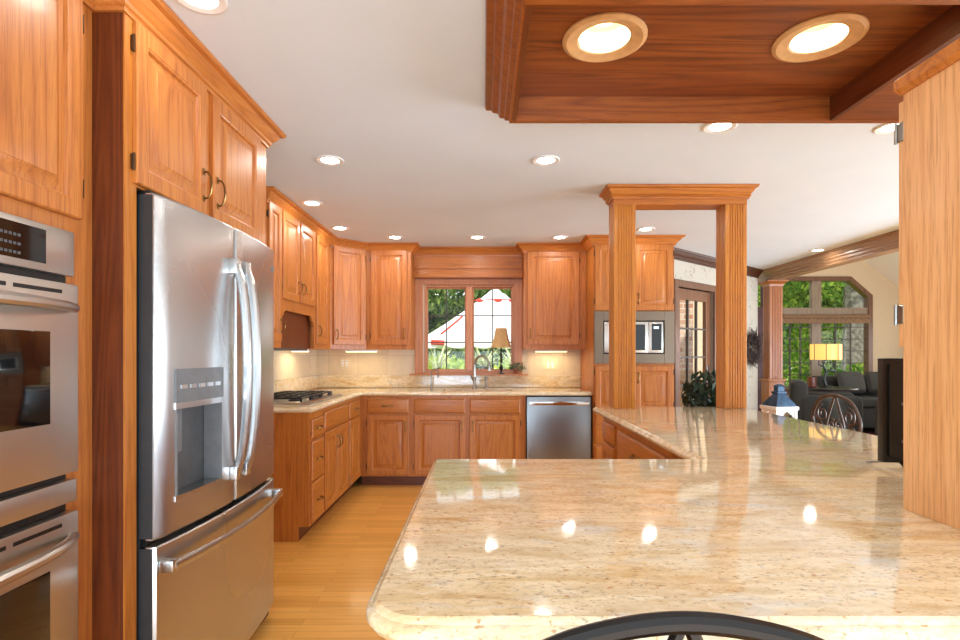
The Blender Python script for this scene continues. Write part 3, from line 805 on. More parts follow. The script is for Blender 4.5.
# sink
sk = thing('sink', 'undermount steel sink in the counter below the window', 'sink', (0, 0, 0))
hs = [hole[:]]
m = MB(); h2 = inset(hole, .02)
m.rings([[(x, y, .861) for x, y in inset(hole, -.012)], [(x, y, .861) for x, y in inset(hole, .0)], [(x, y, .70) for x, y in inset(hole, .01)], [(x, y, .69) for x, y in inset(hole, .03)]], False, True)
m.build('basin', M['nickel'], sk)
m = MB(); m.lathe([(.04, .6905), (.04, .694), (.02, .692)], (-.06, 5.30, 0)); m.build('drain', M['chrome'], sk)
# faucets
def gooseneck(name, label, x, y, h, reach, ang, r, lever=True):
    t = thing(name, label, 'faucet', (x, y, .9), ang)
    m = MB(); m.lathe([(r*2.2, 0.0005), (r*2.2, .008), (r*1.5, .02), (r*1.3, .05), (r*1.3, .11), (r, .12)], n=16)
    m.build('base', M['nickel'], t)
    P = [(0, 0, .11), (0, 0, h-reach/2)]
    for k in range(1, 11):
        a = pi-pi*k/10; P.append((reach/2+reach/2*cos(a), 0, h-reach/2+reach/2*sin(a)))
    P.append((reach, 0, h-reach/2-.05)); m = MB(); m.tube(P, [r]*(len(P)-2)+[r*1.1, r*1.25], 10); m.build('spout', M['nickel'], t)
    if lever:
        m = MB(); m.tube([(0, -r, .075), (.01, -.045, .10), (.015, -.075, .135)], [r*.7, r*.6, r*.5], 8); m.build('lever', M['nickel'], t)
    return t
gooseneck('kitchen_faucet', 'nickel gooseneck faucet at the sink below the window', -.098, 5.56, .335, .20, R(-42), .012)
gooseneck('filter_faucet', 'small slim filtered water faucet left of the main faucet', -.545, 5.56, .20, .075, R(-20), .006, False)
sd = thing('soap_dispenser', 'short nickel soap dispenser just right of the gooseneck faucet', 'soap dispenser', (.02, 5.57, .9))
m = MB(); m.lathe([(.02, .0005), (.02, .01), (.011, .02), (.011, .08), (.015, .085), (.012, .115)], n=14); m.build('body', M['nickel'], sd)
m = MB(); m.tube([(0, 0, .105), (.0, -.02, .122), (.01, -.06, .115)], [.008, .007, .005], 8); m.build('nozzle', M['nickel'], sd)

# cooktop
ck = thing('cooktop', 'stainless gas cooktop with black grates on the left counter', 'cooktop', (-1.70, 3.78, .9005))
bx('tray', M['steel'], ck, 0, .48, 0, .84, 0, .014, .004)
for j in range(3):
    m = MB(); y0 = .03+j*.235; y1 = y0+.222
    for x in (.03, .13, .24, .33, .40): m.box(x-.007, x+.007, y0, y1, .034, .048, .002, 1)
    for y in (y0+.008, (y0+y1)/2, y1-.008): m.box(.03, .40, y-.007, y+.007, .034, .048, .002, 1)
    for x in (.03, .40):
        for y in (y0+.01, y1-.01): m.box(x-.007, x+.007, y-.007, y+.007, .014, .036)
    m.build('grate', M['cast'], ck)
for x, y in ((.12, .14), (.32, .14), (.22, .375), (.12, .61), (.32, .61)):
    m = MB(); m.lathe([(.045, .0142), (.045, .022), (.03, .026), (.03, .031)], (x, y, 0), 18); m.build('burner', M['cast'], ck)
for k in range(5):
    m = MB(); m.lathe([(.018, .0142), (.018, .034), (.014, .040)], (.09+k*.075, .79, 0), 14); m.build('knob', M['black'], ck)

# outlets, switch, under cabinet lights
def plate(label, x, y, z, rz=0., w=.13, cat='outlet', name='wall_outlet', n=2, out=.0055):
    t = thing(name, label, cat, (x, y, z), rz)
    bx('plate', M['plate'], t, -w/2, w/2, -.0055, 0, -.058, .058, .002)
    for k in range(n):
        u = (k-(n-1)/2)*.046
        if name == 'wall_outlet':
            m = MB(); m.box(u-.015, u+.015, -.008, -.0055, -.035, .035, .001, 1); o = m.build('receptacle', M['white'], t)
            for zz in (-.018, .018):
                for du in (-.006, .006): bx('slot', M['black'], o, u+du-.0015, u+du+.0015, -.0084, -.008, zz-.005, zz+.005)
        else:
            m = MB(); m.box(u-.006, u+.006, -.016, -.0055, -.012, .014, .001, 1); m.build('toggle', M['white'], t)
    return t
plate('cream outlet plate on tile below the corner cabinet', -1.47, BW-.0092, 1.16)
plate('cream outlet plate on tile right of the kitchen window', .70, BW-.0092, 1.14, w=.15)
p = dw(.19)+dwn*.0005
plate('cream light switch plate beside the glazed door', p.x, p.y, 1.19, math.atan2(dwd.y, dwd.x), .075, 'light switch', 'light_switch', 1)
def uclight(label, x, y, rz, L):
    t = thing('under_cabinet_light', label, 'light', (x, y, 1.2995), rz, 'under cabinet lights')
    bx('housing', M['white'], t, 0, L, 0, .07, -.022, 0, .003); bx('lens', M['uc'], t, .01, L-.01, .008, .062, -.025, -.022)
    l = bpy.data.lights.new('strip', 'AREA'); l.shape = 'RECTANGLE'; l.size = L-.03; l.size_y = .05; l.energy = .8; l.color = (1, .82, .52)
    lo = bpy.data.objects.new('lamp_light', l); COL.objects.link(lo); lo.parent = t; lo.location = (L/2, .035, -.030)
uclight('slim white light strip under the corner wall cabinet', -1.40, 5.40, 0, .32)
uclight('slim white light strip under the cabinet right of window', .52, 5.50, 0, .34)
uclight('slim white light strip under the narrow cabinet right of the hood', -1.62, 4.68, Rt, .32)

# ------------------------------------------------------------------ peninsula
pe = [(.74, 1.85), (-.176, 1.85)] + arc((-.176+.09, .72+.09), .09, pi, 1.5*pi, 8) + [(2.05, .72), (2.05, 1.60), (1.74, 1.90), (1.74, 3.65), (.74, 3.65)]
tag(slab(pe, EDGE).build('peninsula_countertop', M['granite']), 'large beige granite peninsula countertop in the foreground', 'countertop')
cabinet('peninsula_cabinet', 'oak peninsula cabinet with slim pull-out at the post end', (.775, 3.48, 0), R(-90), .40, BZ0, BZ1, .62,
    [('drawer', .03, .34, .72, .832), ('door', .03, .34, .118, .70, 'lT')], .1, 'low')
cabinet('peninsula_cabinet', 'wide oak peninsula drawer cabinet nearest the foreground counter', (.775, 3.08, 0), R(-90), .86, BZ0, BZ1, .62,
    [('drawer', .02, .82, .665, .825, 'h'), ('drawer', .02, .82, .40, .645, 'h'), ('drawer', .02, .82, .118, .38, 'h')], .1, 'low')
cabinet('peninsula_cabinet', 'oak base under the foreground granite counter', (1.72, 1.80, 0), R(180), 1.80, BZ0, BZ1, .66, [('door', .05, .45, .118, .83, 'l'), ('door', .47, .87, .118, .83, 'r'), ('door', .92, 1.32, .118, .83, 'l'), ('door', 1.34, 1.75, .118, .83, 'r')], .1, 'low')
# fluted posts
def fluted(x0, x1, y0, y1, n=6, d=.005, mar=.022):
    pts = []
    cs = [(x0, y0), (x1, y0), (x1, y1), (x0, y1)]
    for i in range(4):
        a, b = Vector(cs[i]), Vector(cs[(i+1) % 4]); L = (b-a).length; t = (b-a)/L; nn = Vector((-t.y, t.x))
        pts += [tuple(a+t*.003-nn*-.0), ]
        st = (L-2*mar)/n
        for k in range(n):
            s0 = mar+k*st+st*.14; s1 = mar+(k+1)*st-st*.14
            for q in (0, .2, .5, .8, 1): pts.append(tuple(a+t*(s0+(s1-s0)*q)+nn*d*(1-(2*q-1)**2)**.5))
        pts.append(tuple(b-t*.003))
    return pts
for x0, lb in ((.846, 'left of the two fluted oak posts on the peninsula'), (1.571, 'right of the two fluted oak posts on the peninsula')):
    m = MB(); m.prism([(x-x0, y-3.5) for x, y in fluted(x0, x0+.143, 3.5, 3.64)], 0, 2.231-.9005)
    o = m.build('fluted_post', M['post_z']); o.location = (x0, 3.5, .9005); tag(o, lb, 'post', 'fluted posts on the peninsula')
hb = thing('post_beam', 'oak header beam with crown moulding joining the two fluted posts', 'beam', (.846, 3.5, 2.2315))
bx('beam', M['post_x'], hb, 0, .868, 0, .14, 0, .116)
m = MB(); m.sweep([(0, 0), (.868, 0), (.868, .14), (0, .14)], [(o_, z-2.2315) for o_, z in crown(CEIL-.001, .082, .055)], 1, True); m.build('crown_moulding', M['post_x'], hb)

# ------------------------------------------------------------------ timber light box on the ceiling
lb = thing('ceiling_light_box', 'oak panelled light box on the ceiling above the foreground counter', 'light box', (.115, 1.40, 2.234))
bw, bd, bh = 2.35, .865, CEIL-.001-2.234
hx = [(.41-.115, 1.83-1.40), (1.14-.115, 1.83-1.40)]
tb = bmesh.new(); es = []
rc = [(.02, .02), (1.331, .02), (1.331, bd-.02), (.02, bd-.02)]
for lp in [rc]+[[(x+.10*cos(k*pi/14), y+.10*sin(k*pi/14)) for k in range(28)] for x, y in hx]:
    vs = [tb.verts.new((x, y, .100)) for x, y in lp]; es += [tb.edges.new((vs[i], vs[(i+1) % len(vs)])) for i in range(len(vs))]
bmesh.ops.triangle_fill(tb, edges=es, use_beauty=True)
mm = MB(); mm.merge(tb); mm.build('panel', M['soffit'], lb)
for nm, (x0, x1, y0, y1) in (('rail', (0, bw, bd-.02, bd)), ('rail', (0, bw, 0, .10)), ('rail', (0, .02, .10, bd-.02)), ('rail', (1.331, 1.351, .10, bd-.02))):
    bx(nm, M['rail'] if x1-x0 > 1 else M['red_y'], lb, x0, x1, y0, y1, 0, bh)
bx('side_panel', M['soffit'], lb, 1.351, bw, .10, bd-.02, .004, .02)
m = MB(); m.sweep([(0, 0), (0, bd), (bw, bd)], [(0, 0), (.008, 0), (.010, .012), (.026, .020), (.030, .030), (.048, .040), (.056, .062), (.078, .076), (.084, .090), (.106, .098), (.110, .1145), (0, .1145)], -1); m.build('crown_moulding', M['rail'], lb)
for (x, y), lbn in zip(hx, ('left of the two tan ringed downlights in the timber box', 'right of the two tan ringed downlights in the timber box')):
    t = thing('box_downlight', lbn, 'downlight', (.115+x, 1.40+y, 2.334), 0, 'downlights in the timber box')
    m = MB(); n = 36; pr = [(.142, -.0005), (.142, -.006), (.128, -.012), (.092, -.004), (.086, .004), (.086, .0005)]
    m._closed([[(r_*cos(2*pi*k/n), r_*sin(2*pi*k/n), z) for r_, z in pr] for k in range(n)]+[None]); m.build('trim_ring', M['ringwood'], t)
    m = MB(); m.lathe([(.086, -.001), (.086, .02), (.074, .085), (.066, .10)], n=36, cap=False); m.build('reflector', M['canlining'], t)
    m = MB(); m.lathe([(.05, .070), (.064, .080), (.066, .0995), (.02, .0995)], n=30); m.build('bulb', M['lens_big'], t)
    l = bpy.data.lights.new('downlight', 'AREA'); l.shape = 'DISK'; l.size = .09; l.energy = LAMP_W; l.color = (1, .96, .90)
    lo = bpy.data.objects.new('lamp_light', l); COL.objects.link(lo); lo.parent = t; lo.location = (0, 0, .066)

# ceiling downlights
def downlight(x, y, label, r=.078):
    t = thing('recessed_light', label, 'downlight', (x, y, CEIL), 0, 'small recessed ceiling lights')
    m = MB(); n = 28; pr = [(r, -.0005), (r, -.004), (r-.006, -.007), (r*.66, -.004), (r*.62, -.0008)]
    m._closed([[(q*cos(2*pi*k/n), q*sin(2*pi*k/n), z) for q, z in pr] for k in range(n)]+[None]); m.build('trim_ring', M['white'], t)
    m = MB(); m.lathe([(r*.62, -.0030), (r*.60, -.0045)], n=28); m.build('lens', M['lens'], t)
    l = bpy.data.lights.new('downlight', 'AREA'); l.shape = 'DISK'; l.size = r*1.2; l.energy = LAMP_W*(.45 if y < 2 else 1); l.color = (1, .96, .90)
    lo = bpy.data.objects.new('lamp_light', l); COL.objects.link(lo); lo.parent = t; lo.location = (0, 0, -.010)
for px, py, lbn in ((330, 160, 'recessed ceiling light before the hood, nearest the refrigerator'), (546, 160, 'recessed ceiling light in front of the left fluted post'),
                    (200, -3, 'recessed ceiling light above the refrigerator at the top edge'), (720, 126, 'recessed ceiling light right behind the timber light box edge'),
                    (893, 127, 'recessed ceiling light next to the right foreground cabinet'), (312, 203, 'recessed ceiling light above the narrow cabinet past the refrigerator'),
                    (340, 228, 'recessed ceiling light by the corner wall cabinet'), (395, 237.2, 'recessed ceiling light over the cabinet left of window'),
                    (477, 237.2, 'recessed ceiling light centred before the window valance'), (560, 237.2, 'recessed ceiling light over the cabinet right of window'),
                    (646, 229, 'recessed ceiling light seen through the fluted posts'), (818, 250, 'recessed ceiling light by the long header moulding')):
    Y = 537*(CEIL-CZ)/(353.5-py); downlight((px-484)*Y/537, Y, lbn)

# ------------------------------------------------------------------ right foreground cabinet and television
ht = thing('hutch_cabinet', 'oak cabinet standing on the counter at the right edge', 'cabinet', (1.62, 1.242, .9005), R(180))
bx('body', M['panel_z'], ht, 0, .65, 0, .36, 0, .975)
m = MB(); m.sweep([(0, 0), (.65, 0), (.65, .36), (0, .36)], [(0, .958), (.005, .958), (.009, .966), (.013, .97), (.013, .993), (.008, .998), (0, .998)], 1, True); m.build('cap_moulding', M['oak_x'], ht)
bx('top', M['oak_x'], ht, 0, .65, 0, .36, .975, .997)
d = panel_front(MB(), .03, .648, .375, .945).build('door', M['panel_z'], ht)
for z in (.875, .45):
    m = MB(); m.box(.645, .651, -.020, -.0, z-.022, z+.022, .001, 1); m.tube([(.652, -.021, z-.024), (.652, -.021, z+.024)], .0035, 8); m.build('hinge', M['nickel'], d)
pull(d, .06, .48)
tv = thing('television', 'small black flat television standing on the counter by the right cabinet', 'television', (1.235, 1.66, .9005), R(-4))
bx('screen', M['black'], tv, 0, .54, 0, .03, .022, .345, .004)
bx('back_cover', M['black'], tv, .012, .528, -.012, 0, .04, .330, .005)
m = MB()
for z in (.09, .205): m.box(.045, .075, -.014, -.012, z-.004, z+.004)
m.build('vent_slot', M['grey'], tv)
for u in (.05, .45):
    m = MB(); m.tube([(u-.04, -.10, .004), (u, -.01, .02), (u, .015, .03), (u, .03, .02), (u-.03, .11, .004)], .006, 8, flat=(0, 0, 1)); m.build('foot', M['nickel'], tv)

# ------------------------------------------------------------------ bar stools
def smooth(P, n):
    P = [Vector(p) for p in P]; out = []
    for i in range(len(P)-1):
        a, b, c, d = P[max(i-1, 0)], P[i], P[i+1], P[min(i+2, len(P)-1)]
        for k in range(n):
            t = k/n; out.append(.5*((2*b)+(c-a)*t+(2*a-5*b+4*c-d)*t*t+(3*b-a-3*c+d)*t**3))
    return out+[P[-1]]
def stool(label, loc, rz, mat):
    t = thing('bar_stool', label, 'bar stool', loc, rz, 'wrought iron bar stools')   # faces local +y, back at y=0
    B = .712
    half = [(.15, 0), (.20, .065), (.226, .13), (.205, .19), (.165, .242), (.12, .268), (.06, .284), (0, .29)]
    pts = [(-u, .0, B+v) for u, v in half[:-1]]+[(u, .0, B+v) for u, v in half[::-1]]
    m = MB(); m.tube(smooth([(p[0], 0, p[2]) for p in pts], 5), .0105, 10); m.build('back_frame', mat, t)
    m = MB()
    def sp(cu, cv, r0, turns, a0, sgn):
        P = []
        for k in range(18):
            q = k/17; a = a0+sgn*turns*2*pi*q; r_ = r0*(1-.75*q); P.append((cu+r_*cos(a), 0, B+cv+r_*sin(a)))
        m.tube(P, .006, 6)
    for s_ in (-1, 1):
        m.tube([(s_*.004, 0, B+.286), (s_*.03, 0, B+.23), (s_*.075, 0, B+.13), (s_*.10, 0, B+.03)], .007, 6)
        sp(s_*.125, .165, .058, 1.4, pi/2, -s_); sp(s_*.145, .075, .042, 1.3, -pi/2, s_); sp(s_*.035, .10, .045, 1.3, pi/2, s_)
        m.tube([(s_*.21, 0, B+.15), (s_*.14, 0, B+.11), (s_*.06, 0, B+.03)], .006, 6)
    m.build('back_scroll', mat, t)
    m = MB(); m.tube([(-.165, 0, B+.03), (0, -.004, B+.036), (.165, 0, B+.03)], .012, 8); m.build('back_rail', M['maroon'], t)
    m = MB(); m.lathe([(.19, .62), (.205, .63), (.205, .66), (.17, .685), (.08, .692)], (0, .22, 0), 28); m.build('seat', M['maroon'], t)
    for sx in (-1, 1):
        for sy in (-1, 1):
            m = MB(); x, y = sx*.13, .22+sy*.13
            if sy < 0: m.tube([(sx*.20, -.0, .0), (sx*.17, .03, .35), (sx*.15, .05, .62), (sx*.15, 0, .722)], .012, 8)
            else: m.tube([(sx*.19, .42, .0), (sx*.15, .38, .35), (sx*.12, .34, .625)], .012, 8)
            m.build('leg', mat, t)
    m = MB(); m.tube([(.165*cos(a)*1.12, .22+.165*sin(a)*1.12, .25) for a in [2*pi*k/24 for k in range(24)]], .009, 8, True); m.build('foot_ring', mat, t)
    return t
stool('black wrought iron bar stool tucked under the near counter edge', (.193, .515, 0), 0, M['iron'])
stool('pale iron scroll-back bar stool on the far side of the peninsula', (2.17, 3.32, 0), R(90), M['iron_pale'])

# ------------------------------------------------------------------ sill lamp and ivy
sl = thing('table_lamp', 'small lamp with flared beige shade on the kitchen window sill', 'lamp', (.18, 5.625, 1.0465))
m = MB(); m.lathe([(.034, 0), (.034, .008), (.012, .018), (.008, .03), (.018, .05), (.022, .07), (.010, .09), (.007, .12), (.015, .135), (.008, .16), (.012, .20), (.007, .24), (.006, .34)], n=16); m.build('base', M['iron'], sl)
m = MB()
for k in range(6):
    a0 = 2*pi*k/6+.3; a1 = a0+2*pi/6
def hexa(r_, z): return [(r_*cos(2*pi*k/6+.3), r_*.62*sin(2*pi*k/6+.3), z) for k in range(6)]
m.rings([hexa(.122, .275), hexa(.104, .30), hexa(.080, .38), hexa(.060, .48), hexa(.057, .48), hexa(.076, .38), hexa(.100, .30), hexa(.118, .276)], False, False); m.build('shade', M['shade'], sl)
iv = thing('potted_ivy', 'small trailing ivy plant beside the lamp on the window sill', 'plant', (.345, 5.625, 1.0465))
m = MB(); m.lathe([(.022, 0), (.030, .04), (.033, .042), (.033, .048), (.028, .046)], n=14); m.build('pot', M['pot'], iv)
rng = random.Random(4); m = MB(); m.leafcloud((0, 0, .07), (.10, .040, .05), 150, .014, rng, .0, 1.0); m.build('leaves', M['leaf_ivy'], iv)

# ------------------------------------------------------------------ breakfast side: plant, lantern, wreath, column
fp = thing('potted_plant', 'dark leafy floor plant in front of the glazed door', 'plant', (2.20, 5.20, 0))
m = MB(); m.lathe([(.12, 0), (.16, .28), (.175, .285), (.175, .31), (.15, .31), (.14, .27)], n=20); m.build('pot', M['pot'], fp)
m = MB(); rng = random.Random(8)
for k in range(6): m.tube([(0, 0, .28), (rng.uniform(-.08, .08), rng.uniform(-.08, .08), .6), (rng.uniform(-.2, .2), rng.uniform(-.15, .15), .95)], [.01, .008, .004], 6)
m.build('stem', M['darkbark'], fp)
m = MB(); m.leafcloud((-.05, 0, .85), (.22, .20, .24), 420, .030, rng, .2, 2.2); m.leafcloud((.14, -.02, .80), (.13, .13, .20), 240, .030, rng, .2, 2.4); m.build('leaves', M['leaf_house'], fp)
ps = thing('plant_stand', 'white side stand behind the peninsula carrying the lantern', 'stand', (2.52, 4.55, 0))
bx('top', M['white'], ps, -.17, .17, -.17, .17, .50, .525, .004)
for sx in (-1, 1):
    for sy in (-1, 1): bx('leg', M['white'], ps, sx*.15-.015, sx*.15+.015, sy*.15-.015, sy*.15+.015, 0, .50)
ln_ = thing('lantern', 'white lantern with weathered blue roof behind the peninsula', 'lantern', (2.50, 4.55, .5255), R(8)); ln_.scale = (.68, .68, 1)
m = MB()
for sx in (-1, 1):
    for sy in (-1, 1): m.box(sx*.125-.016, sx*.125+.016, sy*.125-.016, sy*.125+.016, 0, .27)
m.box(-.155, .155, -.155, .155, .262, .292, .004); m.box(-.14, .14, -.14, .14, 0, .02)
for s_ in (-1, 1):
    for ax in (0, 1):
        for k in range(8):
            u = -.11+.22*(k+.5)/8; h = .09*(1-((1-abs(u)/.12))**.5)+.01
            if ax: m.box(u-.0138, u+.0138, s_*.125-.008, s_*.125+.008, .264-h, .264)
            else: m.box(s_*.125-.008, s_*.125+.008, u-.0138, u+.0138, .264-h, .264)
m.build('frame', M['white'], ln_)
m = MB()
def sq(r_, z): return [(-r_, -r_, z), (r_, -r_, z), (r_, r_, z), (-r_, r_, z)]
m.rings([sq(.135, .292), sq(.132, .305), sq(.055, .385), sq(.05, .392), sq(.062, .40), sq(.062, .412), sq(.042, .415), sq(.042, .452), sq(.05, .456), sq(.02, .475)]); m.build('roof', M['blue'], ln_)
m = MB(); m.lathe([(.035, .021), (.035, .12), (.005, .122)], n=14); m.build('candle', M['white'], ln_)
wp = dw(DWL-.27)+dwn*.05
wr = thing('wreath', 'dark dried twig wreath hanging at the end of papered wall', 'wreath', (wp.x, wp.y, 1.33), math.atan2(dwd.y, dwd.x))
m = MB(); rng = random.Random(3)
m.tube([(.17*cos(a), 0, .17*sin(a)) for a in [2*pi*k/28 for k in range(28)]], .022, 8, True)
for k in range(420):
    a = rng.uniform(0, 2*pi); r_ = rng.uniform(.07, .20); b = a+rng.uniform(.2, .7); r2 = r_+rng.uniform(-.04, .09)
    m.tube([(r_*cos(a), rng.uniform(-.03, .02), r_*sin(a)), (r2*cos(b), rng.uniform(-.06, .03), r2*sin(b))], [.004, .002], 4)
m.build('twigs', M['wreath'], wr)
cl = thing('fluted_column', 'fluted oak column on a plinth at the living room opening', 'column', (3.79, 7.05, 0))
m = MB(); m.prism(fluted(-.085, .085, -.085, .085, 6, .006, .025), .93, 2.135); m.build('shaft', M['col_z'], cl)
bx('plinth', M['col_z'], cl, -.10, .10, -.10, .10, 0, .90, .004)
bx('plinth_moulding', M['col_z'], cl, -.12, .12, -.12, .12, .90, .93, .008)
m = MB(); m.sweep([(-.085, -.085), (.085, -.085), (.085, .085), (-.085, .085)], [(-.08, 2.135), (.006, 2.135), (.010, 2.16), (.035, 2.185), (.05, 2.19), (.05, 2.208), (-.08, 2.208)], 1, True); m.build('capital', M['col_z'], cl)

# ------------------------------------------------------------------ living room furniture
tag(bx('area_rug', M['rug'], None, 4.0, 7.4, 5.4, 9.0, .0005, .012), 'dark red rug under the living room seating', 'rug')
def armchair(label, loc, rz):
    t = thing('armchair', label, 'armchair', loc, rz, 'charcoal armchairs')   # faces -y, width along x
    bx('base', M['sofa'], t, -.40, .40, -.36, .36, .10, .40, .03)
    m = MB(); m.box(-.40, .40, .20, .40, .30, .90, .08, 4); m.build('backrest', M['sofa'], t)
    m = MB(); m.box(-.24, .24, -.40, .22, .40, .54, .05, 3); m.build('seat_cushion', M['sofa'], t)
    for s_ in (-1, 1):
        m = MB(); m.box(s_*.32-.10, s_*.32+.10, -.38, .30, .15, .73, .09, 4); m.build('arm', M['sofa'], t)
    for sx in (-1, 1):
        for sy in (-1, 1): bx('foot', M['black'], t, sx*.34-.025, sx*.34+.025, sy*.3-.025, sy*.3+.025, .0125, .10)
    return t
armchair('charcoal armchair beside the fluted column, facing the window table', (4.50, 7.10, .0), R(62))
armchair('charcoal armchair behind the television', (4.98, 5.95, .0), R(-90))
so = thing('sofa', 'charcoal sofa under the big living room window', 'sofa', (6.45, 8.75, 0))
bx('base', M['sofa'], so, -.90, .90, -.40, .42, .10, .42, .03)
m = MB(); m.box(-.90, .90, .22, .46, .30, .88, .09, 4); m.build('backrest', M['sofa'], so)
for s_ in (-1, 1):
    m = MB(); m.box(s_*.82-.12, s_*.82+.12, -.42, .40, .12, .68, .10, 4); m.build('arm', M['sofa'], so)
    m = MB(); m.box(s_*.345-.34, s_*.345+.34, -.44, .24, .42, .56, .05, 3); m.build('seat_cushion', M['sofa'], so)
    for sy in (-1, 1): bx('foot', M['black'], so, s_*.8-.03, s_*.8+.03, sy*.3-.03, sy*.3+.03, .0125, .10)
def pillow(label, x, y, z, rz, tilt):
    m = MB(); n = 12; L = []
    for j in range(n+1):
        v = j/n*2-1; row = []
        for k in range(n+1):
            u = k/n*2-1; h = .075*((1-u**4)*(1-v**4))**.5; row.append((u*.24*(1-.06*v*v), h, v*.22*(1-.06*u*u)))
        L.append(row)
    for sg in (1, -1):
        g = [[m.bm.verts.new((a, b*sg, c)) for a, b, c in row] for row in L]
        for j in range(n):
            for k in range(n): m.bm.faces.new((g[j][k], g[j][k+1], g[j+1][k+1], g[j+1][k]))
    bmesh.ops.remove_doubles(m.bm, verts=m.bm.verts, dist=.0005)
    o = m.build('throw_pillow', M['sofa_light']); o.scale = (1, 1, .82); o.location = (x, y, z); o.rotation_euler = (R(tilt), 0, R(rz)); tag(o, label, 'pillow', 'throw pillows on the sofa'); return o
pillow('grey throw pillow at the left end of the sofa', 6.02, 8.80, .79, 8, -18)
pillow('grey throw pillow second from the left sofa arm', 6.52, 8.80, .79, -6, -18)
tb_ = thing('round_table', 'round dark pedestal table holding the lit lamp', 'table', (5.06, 7.95, 0))
m = MB(); m.lathe([(.36, .725), (.40, .73), (.405, .745), (.40, .76), (.1, .762)], n=36); m.build('tabletop', M['tabletop'], tb_)
for k in range(3):
    a = 2*pi*k/3+.4; m = MB(); m.tube([(.10*cos(a), .10*sin(a), .726), (.14*cos(a), .14*sin(a), .4), (.30*cos(a), .30*sin(a), .03)], [.022, .02, .022], 8); m.build('leg', M['tabletop'], tb_)
tl = thing('table_lamp', 'lit amber drum lamp with branch stem on the round table', 'lamp', (5.06, 7.95, .7625))
m = MB(); m.lathe([(.10, 0), (.10, .015), (.03, .03)], n=20); m.build('base', M['iron'], tl)
m = MB(); m.tube([(0, 0, .02), (-.03, 0, .12), (.02, .01, .22), (-.04, 0, .32), (0, 0, .44)], [.022, .018, .02, .016, .01], 8)
m.tube([(.02, 0, .22), (.09, 0, .28), (.12, 0, .36)], [.012, .01, .006], 6); m.tube([(-.04, 0, .30), (-.11, 0, .34), (-.10, 0, .40)], [.012, .01, .006], 6); m.tube([(.06, 0, .25), (.14, 0, .24)], [.01, .02], 6)
m.build('branch_stem', M['iron'], tl)
m = MB(); m.lathe([(.195, .405), (.205, .41), (.205, .635), (.198, .635), (.198, .41)], n=32, cap=False); m.build('lamp_shade', M['shade_lit'], tl)
m = MB()
for k in range(8): a = 2*pi*k/8+.25; m.box(.2065*cos(a)-.003, .2065*cos(a)+.003, .2065*sin(a)-.003, .2065*sin(a)+.003, .405, .637)
m.build('shade_ribs', M['iron'], tl)
jr = thing('candle_jar', 'dark amber candle jar left of the lamp on round table', 'candle', (4.85, 7.95, .7625))
m = MB(); m.lathe([(.055, 0), (.062, .01), (.066, .15), (.060, .15), (.056, .02)], n=20); m.build('glass', M['jar'], jr)
m = MB(); m.lathe([(.054, .02), (.055, .10), (.004, .102)], n=18); m.build('wax', M['pot'], jr)
bl = thing('roller_blind', 'rolled woven blind across the middle of the living room window', 'blind', (5.25, LY-.05, 1.86))
m = MB(); m.tube([(0, 0, .05), (1.54, 0, .05)], .035, 12); m.build('roll', M['blind'], bl)
bx('hem', M['blind'], bl, 0, 1.54, -.006, .006, -.07, .03)

# ------------------------------------------------------------------ garden
tn = thing('garden_tent', 'white canopy tent with red trim outside the kitchen window', 'tent', (.30, 14.0, -.5))
AZ, EZ, H = 3.50, 2.05, 1.8
m = MB(); c4 = [(-H, -H), (H, -H), (H, H), (-H, H)]; N = 10
def cpt(x, y):
    q = max(abs(x), abs(y))/H; return (x, y, AZ-(AZ-EZ)*q-.10*sin(pi*q)*.6)
g = [[m.bm.verts.new(cpt(-H+2*H*i/16, -H+2*H*j/16)) for j in range(17)] for i in range(17)]
for i in range(16):
    for j in range(16): m.bm.faces.new((g[i][j], g[i+1][j], g[i+1][j+1], g[i][j+1]))
m.build('canopy', M['canvas'], tn, recalc=True)
m = MB()
for i in range(4):
    a, b = Vector(c4[i]), Vector(c4[(i+1) % 4]); n = 48
    for k in range(n):
        p0, p1 = a+(b-a)*k/n, a+(b-a)*(k+1)/n
        d0, d1_ = .10+.07*abs(sin(pi*k/8)), .10+.07*abs(sin(pi*(k+1)/8))
        m.bm.faces.new([m.bm.verts.new(v) for v in ((p0.x, p0.y, EZ), (p1.x, p1.y, EZ), (p1.x, p1.y, EZ-d1_), (p0.x, p0.y, EZ-d0))])
m.build('canopy_valance', M['canvas'], tn)
m = MB()
for sg in (-1, 1):
    m.tube([(sg*(.83+1.4*(q_-.55)), -H*q_-.01, AZ-(AZ-EZ)*q_-.06*sin(pi*q_)+.012) for q_ in (.55, .65, .75, .88)], .024, 6)
m.tube([(-1.5, -H-.02, EZ-.03), (-1.2, -H-.02, EZ-.05)], .06, 6)
m.build('red_stripe', M['red'], tn)
m = MB()
for x, y in c4: m.tube([(x*.97, y*.97, 0), (x*.97, y*.97, EZ)], .03, 8)
m.build('pole', M['white'], tn)
m = MB(); m.tube([(-.7, -.45, AZ-.42), (0, -.42, AZ-.36), (.9, -.45, AZ-.40)], .012, 5)
for x in (-.42, .05, .42):
    m.lathe([(.02, -.05), (.11, 0), (.02, .05)], (x, -.46, AZ-.40), 10)
m.build('garland', M['red'], tn)

